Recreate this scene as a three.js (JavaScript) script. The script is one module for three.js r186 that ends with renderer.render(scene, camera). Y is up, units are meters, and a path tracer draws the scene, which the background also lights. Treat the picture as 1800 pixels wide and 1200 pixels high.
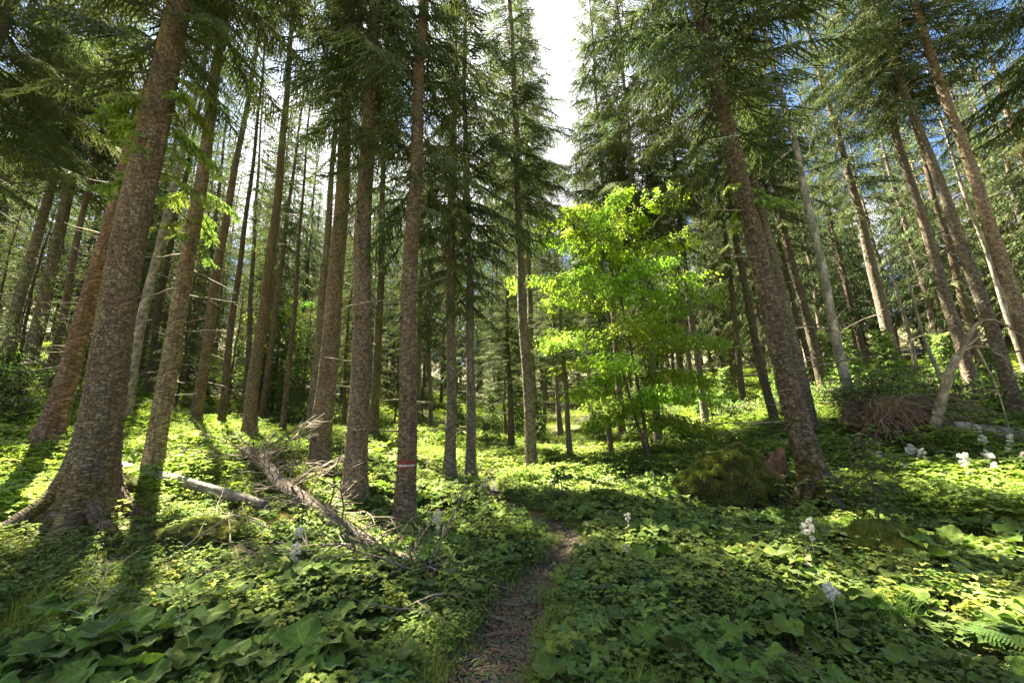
import * as THREE from 'three';
import { mergeGeometries } from 'three/addons/utils/BufferGeometryUtils.js';

// ---------------------------------------------------------------- camera, sky, sun, exposure
const scene = new THREE.Scene();
const camera = new THREE.PerspectiveCamera(82.85, 1024 / 682, 0.05, 600);
camera.rotation.order = 'YXZ';
camera.position.set(0, 1.5, 0);
camera.rotation.set(12.2 * Math.PI / 180, 0, -1.1 * Math.PI / 180);
scene.add(camera);
const renderer = new THREE.WebGLRenderer({ antialias: true });
renderer.toneMapping = THREE.LinearToneMapping;
renderer.toneMappingExposure = 15.5;
renderer.shadowMap.enabled = true;

const SUN_AZ = -42 * Math.PI / 180, SUN_EL = 57 * Math.PI / 180;
const sunDir = new THREE.Vector3(Math.sin(SUN_AZ) * Math.cos(SUN_EL), Math.sin(SUN_EL), -Math.cos(SUN_AZ) * Math.cos(SUN_EL));
const sun = new THREE.DirectionalLight(new THREE.Color(1.0, 0.9, 0.67), 5);
sun.position.copy(sunDir).multiplyScalar(120);
sun.castShadow = true;
sun.shadow.mapSize.set(4096, 4096);
Object.assign(sun.shadow.camera, { left: -60, right: 60, top: 60, bottom: -60, near: 1, far: 300 });
scene.add(sun, sun.target);

// seeded random and noise
function rng(seed) { let a = seed >>> 0; return () => { a = (a + 0x6d2b79f5) | 0; let t = Math.imul(a ^ (a >>> 15), 1 | a); t = (t + Math.imul(t ^ (t >>> 7), 61 | t)) ^ t; return ((t ^ (t >>> 14)) >>> 0) / 4294967296; }; }
const hash = (x, y, z = 0) => { let h = Math.imul(x | 0, 374761393) ^ Math.imul(y | 0, 668265263) ^ Math.imul(z | 0, 1442695041); h = Math.imul(h ^ (h >>> 13), 1274126177); h ^= h >>> 16; return (h >>> 0) / 4294967296; };
const sm = (t) => t * t * (3 - 2 * t), lerp = (a, b, t) => a + (b - a) * t, clamp = (x, a, b) => Math.max(a, Math.min(b, x));
const sstep = (a, b, x) => sm(clamp((x - a) / (b - a), 0, 1));
function noise2(x, y, s = 0) { const i = Math.floor(x), j = Math.floor(y), u = sm(x - i), v = sm(y - j); return lerp(lerp(hash(i, j, s), hash(i + 1, j, s), u), lerp(hash(i, j + 1, s), hash(i + 1, j + 1, s), u), v); }
function noise3(x, y, z) { const k = Math.floor(z), w = sm(z - k); return lerp(noise2(x, y, k * 7 + 3), noise2(x, y, k * 7 + 10), w); }
function fbm(x, y, o = 4, s = 0) { let a = 0.5, r = 0, n = 0; for (let i = 0; i < o; i++) { r += a * noise2(x, y, s + i * 17); n += a; a *= 0.5; x = x * 2.03 + 13.1; y = y * 2.03 + 7.7; } return r / n; }

{ // clear summer sky with a few bright clouds, brighter towards the sun
  const W = 1024, H = 512, d = new Float32Array(W * H * 4);
  for (let r = 0; r < H; r++) {
    const up = ((r + 0.5) / H - 0.5) * Math.PI, y = Math.sin(up);
    for (let c = 0; c < W; c++) {
      const ro = ((c + 0.5) / W - 0.5) * 2 * Math.PI, x = Math.cos(ro) * Math.cos(up), z = Math.sin(ro) * Math.cos(up);
      const ang = Math.acos(clamp(x * sunDir.x + y * sunDir.y + z * sunDir.z, -1, 1)) * 180 / Math.PI;
      const hz = Math.pow(1 - clamp(y, 0, 1), 3.5), glow = 0.9 * Math.exp(-ang / 22) + 2.2 * Math.exp(-ang / 7);
      let col = [lerp(0.15, 0.62, hz), lerp(0.37, 0.74, hz), lerp(0.84, 0.86, hz)].map((v, i) => v * 0.085 + 0.13 * glow * [1, 0.97, 0.9][i]);
      if (y > 0) {
        const k = 1 / (y + 0.12), px = x * k * 1.5 + 7.77, pz = z * k * 1.5 + 21.83;
        const dn = fbm(px, pz, 5, 5), m = sstep(0.5, 0.64, dn);
        const w = 0.11 + 0.12 * Math.exp(-ang / 30);
        col = col.map((v, i) => lerp(v, w * [1, 1, 1][i], m * 0.92));
      } else col = [0.05, 0.06, 0.03];
      d.set([...col, 1], (r * W + c) * 4);
    }
  }
  const t = new THREE.DataTexture(d, W, H, THREE.RGBAFormat, THREE.FloatType);
  t.mapping = THREE.EquirectangularReflectionMapping; t.magFilter = THREE.LinearFilter; t.minFilter = THREE.LinearFilter; t.needsUpdate = true;
  scene.background = t; scene.environment = t;
}

// ---------------------------------------------------------------- helpers
const V = (x, y, z) => new THREE.Vector3(x, y, z);
const taken = new Map();
function numbered(name) { const n = taken.get(name) ?? 0; taken.set(name, n + 1); return n ? name + '_' + String(n).padStart(3, '0') : name; }
function shadows(o) { o.castShadow = true; o.receiveShadow = true; return o; }
function mesh(name, geo, mat, parent) { const m = shadows(new THREE.Mesh(geo, mat)); m.name = parent ? name : numbered(name); (parent ?? scene).add(m); return m; }
function thing(name, label, category, pos, group) { const g = new THREE.Group(); g.name = numbered(name); g.position.copy(pos); g.userData = { label, category }; if (group) g.userData.group = group; scene.add(g); return g; }
function copyOf(src, label, group) { const c = src.clone(); c.name = numbered(src.name.replace(/_\d{3}$/, '')); if (label) c.userData.label = label; if (group) c.userData.group = group; scene.add(c); return c; }
class GB {                                              // collects triangles with their own colours
  constructor() { this.p = []; this.c = []; this.u = []; this.i = []; }
  get n() { return this.p.length / 3; }
  v(x, y, z, col, u = 0, w = 0) { this.p.push(x, y, z); this.c.push(col[0], col[1], col[2]); this.u.push(u, w); return this.p.length / 3 - 1; }
  t(a, b, c) { this.i.push(a, b, c); }
  tri(a, b, c, ca, cb = ca, cc = ca) { const k = this.n; this.v(a.x, a.y, a.z, ca); this.v(b.x, b.y, b.z, cb); this.v(c.x, c.y, c.z, cc); this.i.push(k, k + 1, k + 2); }
  quad(a, b, c, d, col, col2 = col) { const k = this.n; this.v(a.x, a.y, a.z, col); this.v(b.x, b.y, b.z, col); this.v(c.x, c.y, c.z, col2); this.v(d.x, d.y, d.z, col2); this.i.push(k, k + 1, k + 2, k, k + 2, k + 3); }
  tube(pts, rad, sides, col, cap = true) {              // tapered tube along points; rad, col: value or function of 0..1
    const R = typeof rad === 'function' ? rad : () => rad, C = typeof col === 'function' ? col : () => col, N = pts.length, k0 = this.n;
    let nx = V(0, 0, 0), tan = V(0, 0, 0); let len = 0;
    const side = V(0, 1, 0); tan.subVectors(pts[1], pts[0]).normalize(); if (Math.abs(tan.y) > 0.9) side.set(1, 0, 0);
    for (let i = 0; i < N; i++) {
      tan.subVectors(pts[Math.min(N - 1, i + 1)], pts[Math.max(0, i - 1)]).normalize();
      const b1 = V(0, 0, 0).crossVectors(tan, side).normalize(), b2 = V(0, 0, 0).crossVectors(b1, tan); side.copy(b2);
      if (i) len += pts[i].distanceTo(pts[i - 1]);
      const t = i / (N - 1), r = R(t, i), cc = C(t);
      for (let s = 0; s <= sides; s++) { const a = s / sides * 2 * Math.PI, ca = Math.cos(a), sa = Math.sin(a), rr = typeof r === 'number' ? r : r(a); this.v(pts[i].x + (b1.x * ca + b2.x * sa) * rr, pts[i].y + (b1.y * ca + b2.y * sa) * rr, pts[i].z + (b1.z * ca + b2.z * sa) * rr, cc, s / sides * 6.28 * Math.max(rr, .02), len); }
    }
    const w = sides + 1;
    for (let i = 0; i < N - 1; i++) for (let s = 0; s < sides; s++) { const a = k0 + i * w + s, b = a + w; this.i.push(a, a + 1, b, a + 1, b + 1, b); }
    if (cap) for (const i of [0, N - 1]) { const cc = C(i / (N - 1)), m = this.v(pts[i].x, pts[i].y, pts[i].z, cc, 0, len); const e = k0 + i * w, q = this.n; for (let s = 0; s < sides; s++) { const A = e + s, B = e + s + 1; i ? this.i.push(A, B, m) : this.i.push(B, A, m); } }
  }
  geo(smooth = true) {
    let g = new THREE.BufferGeometry();
    g.setAttribute('position', new THREE.BufferAttribute(new Float32Array(this.p), 3));
    g.setAttribute('color', new THREE.BufferAttribute(new Float32Array(this.c), 3));
    g.setAttribute('uv', new THREE.BufferAttribute(new Float32Array(this.u), 2));
    g.setIndex(new THREE.BufferAttribute(new Uint32Array(this.i), 1));
    g.computeVertexNormals();
    this.p = this.c = this.u = this.i = null;
    return g;
  }
}
const catmull = (pts, n) => new THREE.CatmullRomCurve3(pts.map((p) => Array.isArray(p) ? V(...p) : p)).getPoints(n);

// ---------------------------------------------------------------- terrain
const ANCH = [[-6.43,-6.1,-2.289],[-12.53,-10.62,-5.497],[-7.33,-8.19,-0.44],[-11.03,-11.11,4.294],[-18.82,-14.09,0.546],[-16.34,-12.92,3.442],[-18.59,-15.37,-1.41],[-11.33,-13.96,-0.423],[-12.53,-16.83,-1.937],[-8.01,-11.97,1.111],[-11.05,-17.19,1.952],[-9.56,-16.28,-1.767],[-12.64,-18.43,-0.071],[-4.13,-8.57,3.164],[-7.06,-13.87,-0.369],[-3.09,-7.84,-0.817],[-4.95,-13.94,0.595],[-1.85,-6.9,-0.327],[-3.75,-15.58,1.911],[-1.96,-12.2,-2.249],[-1.33,-12.29,-2.038],[-0.08,-15.23,1.312],[0.52,-12.17,0.993],[2.44,-20.43,-0.52],[2.25,-15.8,-1.636],[-4.92,-23.23,-0.888],[3.53,-14.66,-0.398],[4.27,-12.6,1.34],[5.96,-8.08,-2.084],[10.63,-14.13,-3.875],[10.47,-12.11,4.894],[10.68,-16.04,-4.449],[13.49,-16.92,-1.627],[16.49,-21.1,-3.112],[15.1,-15.02,6.924],[18.92,-17.86,6.429],[18.61,-15.85,-1.952],[19.03,-14.87,-2.321],[20.61,-15.62,-4.665],[24.41,-17.93,0.892],[19.77,-21.44,0.649],[11.11,-18.86,0.967],[7.67,-15.69,2.198],[9.43,-20.41,1.623],[0.0,0.0,-0.002],[0.0,3.0,0.285],[3.0,-1.0,-0.325],[-3.0,-1.0,0.137],[-3.0,-4.0,0.186],[3.0,-4.0,0.218],[0.0,-4.0,0.199],[0.0,-8.0,0.541],[-6.0,0.0,-0.011],[6.0,0.0,-0.095],[-9.0,-3.0,0.485],[6.0,-4.0,0.221],[9.0,-4.0,0.584],[-11.0,-6.0,0.112],[11.0,-9.0,-1.637],[-8.0,6.0,-0.582],[8.0,6.0,-0.215],[0.0,10.0,0.132],[9.0,-7.0,0.293],[3.0,-8.0,0.505],[13.0,-7.0,-0.969]];
const PATH = [[-0.5, 1.5], [-0.42, -1.2], [-0.25, -2.7], [-0.12, -3.1], [-0.02, -3.62], [0.0, -3.97], [0.16, -4.38], [0.52, -5.0], [0.8, -5.7], [0.71, -6.62], [0.44, -7.29], [0.1, -7.9], [-0.5, -9.2], [-0.55, -11], [-0.9, -14], [-1.6, -18]];
function pathDist(x, z) {
  let best = 1e9;
  for (let i = 0; i < PATH.length - 1; i++) {
    const [ax, az] = PATH[i], [bx, bz] = PATH[i + 1], dx = bx - ax, dz = bz - az, t = clamp(((x - ax) * dx + (z - az) * dz) / (dx * dx + dz * dz), 0, 1);
    best = Math.min(best, Math.hypot(x - ax - dx * t, z - az - dz * t));
  }
  return best;
}
const pathWidth = (z) => z > -8 ? lerp(0.24, 0.19, clamp((-3 - z) / 2, 0, 1)) : lerp(0.2, 0.05, clamp((-8 - z) / 5, 0, 1));
const MOUNDS = [[-5.73, -5.44, 1.15, 0.28], [-6.3, -6.5, 0.7, 0.2], [-7.3, -7.9, 0.8, 0.18], [-4.1, -5.4, 0.5, 0.14], [5.35, -7.2, 1.0, 0.14], [4.1, -4.7, 0.55, 0.22], [-4.5, -4.3, 0.9, 0.12], [1.9, -8.2, 0.5, 0.12], [-10.5, -8.9, 1.2, 0.2], [10.2, -10.7, 1.8, 0.35]];
function heightAt(x, z) {
  let h = -0.1848 + 0.1847 * (Math.sqrt(Math.min(x, 0) ** 2 + 16) - 4) + 0.1145 * (Math.sqrt(Math.max(x, 0) ** 2 + 16) - 4) + 0.1682 * (Math.sqrt(Math.max(-z - 11, 0) ** 2 + 9) - 3);
  if (Math.abs(x) < 45 && z > -45 && z < 30) for (const [ax, az, w] of ANCH) { const d = ((x - ax) ** 2 + (z - az) ** 2) / 50; if (d < 12) h += w * Math.exp(-d); }
  const pd = pathDist(x, z), pw = pathWidth(z), off = sstep(pw * 0.6, pw + 0.7, pd);
  h += off * ((fbm(x * 0.7 + 3, z * 0.7, 3, 40) - 0.5) * 0.32 + (noise2(x * 3.1, z * 3.1, 41) - 0.5) * 0.07) + (noise2(x * 9, z * 9, 42) - 0.5) * 0.025;
  h -= 0.07 * (1 - sstep(pw * 0.5, pw + 0.15, pd)) * (pw > 0.06 ? 1 : 0);
  for (const [mx, mz, r, a] of MOUNDS) { const d = ((x - mx) ** 2 + (z - mz) ** 2) / (r * r); if (d < 5) h += a * Math.exp(-d * 1.3) * (0.75 + 0.5 * noise2(x * 4, z * 4, 44)); }
  return h;
}
const onGround = (x, z, dy = 0) => V(x, heightAt(x, z) + dy, z);

// ---------------------------------------------------------------- textures and materials
function tex(w, h, f, srgb = true) {
  const d = new Uint8Array(w * h * 4);
  for (let y = 0; y < h; y++) for (let x = 0; x < w; x++) { const c = f(x / w, y / h); d.set([c[0] * 255, c[1] * 255, c[2] * 255, 255].map((q) => clamp(q, 0, 255)), (y * w + x) * 4); }
  const t = new THREE.DataTexture(d, w, h); t.wrapS = t.wrapT = THREE.RepeatWrapping; t.magFilter = THREE.LinearFilter; t.minFilter = THREE.LinearMipmapLinearFilter; t.generateMipmaps = true;
  if (srgb) t.colorSpace = THREE.SRGBColorSpace; t.needsUpdate = true; return t;
}
function worley(u, v, nu, nv, s) {                       // periodic cells: nearest, second nearest, id, offset
  const x = u * nu, y = v * nv, i = Math.floor(x), j = Math.floor(y); let d1 = 9, d2 = 9, id = 0, oy = 0;
  for (let a = -1; a <= 1; a++) for (let b = -1; b <= 1; b++) {
    const ci = i + a, cj = j + b, wi = ((ci % nu) + nu) % nu, wj = ((cj % nv) + nv) % nv, px = ci + 0.15 + 0.7 * hash(wi, wj, s), py = cj + 0.15 + 0.7 * hash(wi, wj, s + 1), d = Math.hypot(px - x, py - y);
    if (d < d1) { d2 = d1; d1 = d; id = hash(wi, wj, s + 2); oy = y - py; } else if (d < d2) d2 = d;
  }
  return [d1, d2, id, oy];
}
const pn = (u, v, f, s) => { const x = u * f, y = v * f, i = Math.floor(x), j = Math.floor(y), a = sm(x - i), b = sm(y - j), m = (q) => ((q % f) + f) % f; return lerp(lerp(hash(m(i), m(j), s), hash(m(i + 1), m(j), s), a), lerp(hash(m(i), m(j + 1), s), hash(m(i + 1), m(j + 1), s), a), b); };
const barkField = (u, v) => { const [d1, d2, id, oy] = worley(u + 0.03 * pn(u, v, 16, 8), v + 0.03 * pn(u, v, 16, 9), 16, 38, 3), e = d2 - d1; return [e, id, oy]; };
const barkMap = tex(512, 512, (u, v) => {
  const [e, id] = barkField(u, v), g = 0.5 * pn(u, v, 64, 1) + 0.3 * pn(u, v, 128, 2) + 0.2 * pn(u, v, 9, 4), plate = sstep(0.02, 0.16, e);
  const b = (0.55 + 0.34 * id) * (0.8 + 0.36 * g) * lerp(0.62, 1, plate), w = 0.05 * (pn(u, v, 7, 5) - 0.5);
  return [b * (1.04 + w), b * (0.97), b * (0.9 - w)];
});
const barkBump = tex(512, 512, (u, v) => { const [e, id, oy] = barkField(u, v), q = sstep(0, 0.22, e) * (0.45 + 0.3 * id) + 0.2 * oy * sstep(0, 0.3, e) + 0.12 * pn(u, v, 90, 6); return [q, q, q]; }, false);
const grain = tex(512, 512, (u, v) => { const q = 0.55 + 0.3 * (pn(u, v, 128, 11) - 0.5) + 0.35 * (pn(u, v, 48, 12) - 0.5) + 0.3 * (pn(u, v, 14, 13) - 0.5) + (hash(u * 512, v * 512, 14) - 0.5) * 0.3; return [q * 1.03, q, q * 0.93]; });
const grainBump = tex(512, 512, (u, v) => { const q = 0.45 * pn(u, v, 120, 15) + 0.35 * pn(u, v, 50, 16) + 0.3 * pn(u, v, 17, 17); return [q, q, q]; }, false);
const woodMap = tex(256, 512, (u, v) => { const q = 0.62 + 0.28 * (pn(u, v * 0.25, 64, 21) - 0.5) + 0.3 * (pn(u, v, 8, 22) - 0.5) + 0.2 * (pn(u, v, 64, 23) - 0.5); return [q * 1.02, q, q * 0.95]; });
const leafMap = tex(256, 256, (u, v) => {                  // butterbur leaf: pale veins from the stalk, mottling, small brown spots
  const x = u - 0.45, y = v - 0.5, a = Math.atan2(y, x), d = Math.hypot(x, y), k = a / (Math.PI / 4.5), f = Math.abs(k - Math.round(k)) * Math.PI / 4.5 * d, f2 = Math.abs(((k * 2 + d * 9) % 1 + 1) % 1 - 0.5) * d;
  const vein = Math.max(1 - sstep(0.002, 0.009, f), 0.5 * (1 - sstep(0.004, 0.012, f2)) * sstep(0.08, 0.2, d)), q = 0.74 + 0.14 * (pn(u, v, 24, 31) - 0.5) + 0.16 * (pn(u, v, 6, 32) - 0.5), spot = sstep(0.8, 0.86, pn(u, v, 20, 33)) * sstep(0.5, 0.7, pn(u, v, 4, 34));
  return [lerp(q * 0.98 + vein * 0.14, 0.62, spot), lerp(q + vein * 0.12, 0.5, spot), lerp(q * 0.9 + vein * 0.16, 0.35, spot)];
});
const stretched = (t, a, b, o) => { const c = t.clone(); c.repeat.set(a, b); c.offset.set(o, o * 1.7); c.needsUpdate = true; return c; };
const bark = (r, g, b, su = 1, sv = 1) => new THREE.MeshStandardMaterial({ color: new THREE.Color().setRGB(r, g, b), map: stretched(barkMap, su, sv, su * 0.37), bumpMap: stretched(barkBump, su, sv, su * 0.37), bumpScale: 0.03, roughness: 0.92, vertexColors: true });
const M = {
  ground: new THREE.MeshStandardMaterial({ map: grain, bumpMap: grainBump, bumpScale: 0.03, roughness: 0.97, vertexColors: true }),
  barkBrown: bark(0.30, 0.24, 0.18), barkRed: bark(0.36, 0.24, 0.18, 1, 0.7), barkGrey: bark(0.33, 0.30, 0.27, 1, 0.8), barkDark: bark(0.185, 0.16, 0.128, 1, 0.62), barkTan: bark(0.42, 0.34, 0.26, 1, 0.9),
  snag: new THREE.MeshStandardMaterial({ color: new THREE.Color().setRGB(0.52, 0.47, 0.43), map: woodMap, bumpMap: grainBump, bumpScale: 0.006, roughness: 0.85, vertexColors: true }),
  deadWood: new THREE.MeshStandardMaterial({ color: new THREE.Color().setRGB(0.42, 0.35, 0.28), map: woodMap, roughness: 0.9, vertexColors: true }),
  needles: new THREE.MeshPhysicalMaterial({ vertexColors: true, roughness: 0.95, transmission: 0.32, thickness: 0, specularIntensity: 0.35 }),
  leaves: new THREE.MeshPhysicalMaterial({ vertexColors: true, roughness: 0.95, transmission: 0.5, thickness: 0, specularIntensity: 0.4 }),
  broadLeaf: new THREE.MeshPhysicalMaterial({ vertexColors: true, map: leafMap, roughness: 0.95, transmission: 0.38, thickness: 0, specularIntensity: 0.4, clearcoat: 0.07, clearcoatRoughness: 0.45 }),
  grass: new THREE.MeshPhysicalMaterial({ vertexColors: true, roughness: 0.95, transmission: 0.45, thickness: 0, specularIntensity: 0.4 }),
  moss: new THREE.MeshStandardMaterial({ map: grain, bumpMap: grainBump, bumpScale: 0.03, roughness: 1, vertexColors: true }),
  stem: new THREE.MeshStandardMaterial({ vertexColors: true, roughness: 0.8 }),
  fluff: new THREE.MeshPhysicalMaterial({ color: 0xeae6dc, roughness: 1, transmission: 0.35, thickness: 0 }),
  paintRed: new THREE.MeshStandardMaterial({ color: 0x80281f, roughness: 0.75, bumpMap: barkBump, bumpScale: 0.004 }),
  paintWhite: new THREE.MeshStandardMaterial({ color: 0xbfb8ab, roughness: 0.75, bumpMap: barkBump, bumpScale: 0.004 }),
};

{ // the ground: one sheet, finer near the path
  const N = 420, g = new GB(), warp = (u) => 12 * u + 118 * u ** 5;
  const ys = new Float32Array((N + 1) ** 2);
  for (let j = 0; j <= N; j++) for (let i = 0; i <= N; i++) {
    const x = warp(i / N * 2 - 1), z = -6 + warp(j / N * 2 - 1), y = heightAt(x, z), pd = pathDist(x, z), pw = pathWidth(z);
    const n1 = fbm(x * 1.3, z * 1.3, 4, 50), n2 = fbm(x * 5 + 9, z * 5, 3, 51), n3 = fbm(x * 0.35, z * 0.35, 3, 52);
    let c = [0.10, 0.13, 0.035];                                    // moss and low green
    const litter = sstep(0.5, 0.62, n1 * 0.6 + n2 * 0.4) * 0.85; c = c.map((q, k) => lerp(q, [0.17, 0.115, 0.07][k], litter));
    const gold = sstep(0.55, 0.68, n3 * 0.5 + n2 * 0.5) * 0.6; c = c.map((q, k) => lerp(q, [0.20, 0.17, 0.04][k], gold));
    const p = (1 - sstep(pw * 0.75, pw * 1.3, pd + (n2 - 0.5) * 0.25)) * (pw > 0.06 ? 1 : 0);
    c = c.map((q, k) => lerp(q, [0.07 + 0.07 * (n2 - 0.5), 0.054 + 0.05 * (n2 - 0.5), 0.047 + 0.04 * (n2 - 0.5)][k], p));
    g.v(x, y, z, c.map((q) => q * 1.7), x * 0.8, z * 0.8);
  }
  for (let j = 0; j < N; j++) for (let i = 0; i < N; i++) { const a = j * (N + 1) + i, b = a + N + 1; g.i.push(a, b, a + 1, a + 1, b, b + 1); }
  const m = mesh('ground', g.geo(), M.ground); m.userData = { kind: 'structure', label: 'mossy forest floor with a narrow bare earth trail', category: 'ground' };
}

// ---------------------------------------------------------------- trunks
const barkTint = (a, b, t) => [lerp(a[0], b[0], t), lerp(a[1], b[1], t), lerp(a[2], b[2], t)];
function trunkShape({ H, D, seed, lobes = 5, flare = 0.7, flareH = 0.28, bend = 0.03, rough = 1, flakeTop = 99 }) {
  const R0 = D / 2, nu = Math.max(9, Math.round(Math.PI * D / 0.075));
  const cx = (y) => bend * Math.sin(y * 0.37 + seed) * Math.min(1, y / 2) + bend * 0.4 * Math.sin(y * 1.3 + seed * 2) * Math.min(1, y), cz = (y) => bend * Math.cos(y * 0.31 + seed * 1.7) * Math.min(1, y / 2);
  const base = (a, y) => {
    const t = clamp(y / H, 0, 1), f = Math.exp(-Math.max(y, -0.3) / flareH), lobe = 0.1 + 1.5 * Math.pow(Math.max(0, 0.5 + 0.5 * Math.cos(a * lobes + seed + 0.8 * Math.sin(a * 2 + seed))), 2.2) * (0.75 + 0.45 * Math.cos(a * 2 + seed * 3));
    return R0 * (Math.pow(1 - t, 0.75) * 0.97 + 0.03 * (1 - t)) * (1 + flare * f * (0.55 + 0.6 * lobe) + 0.12 * Math.exp(-y / 1.2) + 0.03 * Math.sin(a * 3 + y * 0.9 + seed));
  };
  const flake = (a, y) => {
    if (!rough || y > flakeTop * 1.3) return 0;
    const u = ((a / (2 * Math.PI)) % 1 + 1) % 1, nv = 4096, v = y / (nv * 0.038) + 0.5;
    const [d1, d2, id, oy] = worley(u, v, nu, nv, Math.round(seed * 10) + 60), e = sstep(0, 0.3, d2 - d1);
    return (1 - sstep(flakeTop * 0.8, flakeTop * 1.25, y)) * rough * (e * (0.2 + 0.8 * id) * 0.013 - oy * e * 0.016 * id + 0.004 * (noise2(u * nu * 3, y * 40, seed * 3 | 0) - 0.5));
  };
  return { H, D, seed, cx, cz, radius: (a, y) => base(a, y) + flake(a, y), base };
}
function trunkGeo(sh, { nr = 20, step = 0.25, near = 0, nearStep = 0.03, lichen = 0, moss = 0, mossH = 0.5, pale = 0 } = {}) {
  const g = new GB(), ys = []; let y = -0.35;
  while (y < sh.H * 0.995) { ys.push(y); y += y < near ? nearStep * (y < near * 0.6 ? 1 : 1.5) : step * (1 + y / 14); } ys.push(sh.H * 0.995);
  for (const yy of ys) for (let s = 0; s <= nr; s++) {
    const a = (s % nr) / nr * 2 * Math.PI, r = sh.radius(a, yy), x = sh.cx(yy) + Math.cos(a) * r, z = sh.cz(yy) + Math.sin(a) * r;
    let c = [1, 1, 1]; const q = 0.62 + 0.5 * noise3(Math.cos(a) * 2 + sh.seed * 5, yy * 1.6, Math.sin(a) * 2 + 9) + 0.3 * noise3(Math.cos(a) * 6 + sh.seed, yy * 5, Math.sin(a) * 6), wa = 0.12 * (noise2(yy * 0.9, sh.seed * 7, 6) - 0.5); c = [q * (1 + wa), q, q * (1 - wa)];
    if (lichen) { const l = sstep(0.56, 0.63, noise3(Math.cos(a) * 2.6 + sh.seed * 9, yy * 2.1, Math.sin(a) * 2.6) * 0.6 + 0.4 * noise3(Math.cos(a) * 9, yy * 11, Math.sin(a) * 9)) * lichen; c = barkTint(c, [1.25, 1.5, 1.35], l); }
    if (pale) { const l = sstep(0.5, 0.6, noise3(Math.cos(a) * 11 + sh.seed, yy * 26, Math.sin(a) * 11)) * pale; c = barkTint(c, [1.75, 1.75, 1.65], l); }
    if (moss) { const mo = sstep(0.42, 0.55, noise3(Math.cos(a) * 3 + 3, yy * 4, Math.sin(a) * 3) + 0.5 - yy / mossH * 0.5) * moss; c = barkTint(c, [0.75, 0.8, 0.16], mo); }
    g.v(x, yy, z, c, s / nr * Math.max(1, Math.round(sh.D * Math.PI * 1.3)) * 0.77, yy * 1.0);
  }
  const w = nr + 1;
  for (let j = 0; j < ys.length - 1; j++) for (let s = 0; s < nr; s++) { const a = j * w + s, b = a + w; g.i.push(a, b, a + 1, a + 1, b, b + 1); }
  return g.geo();
}

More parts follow.
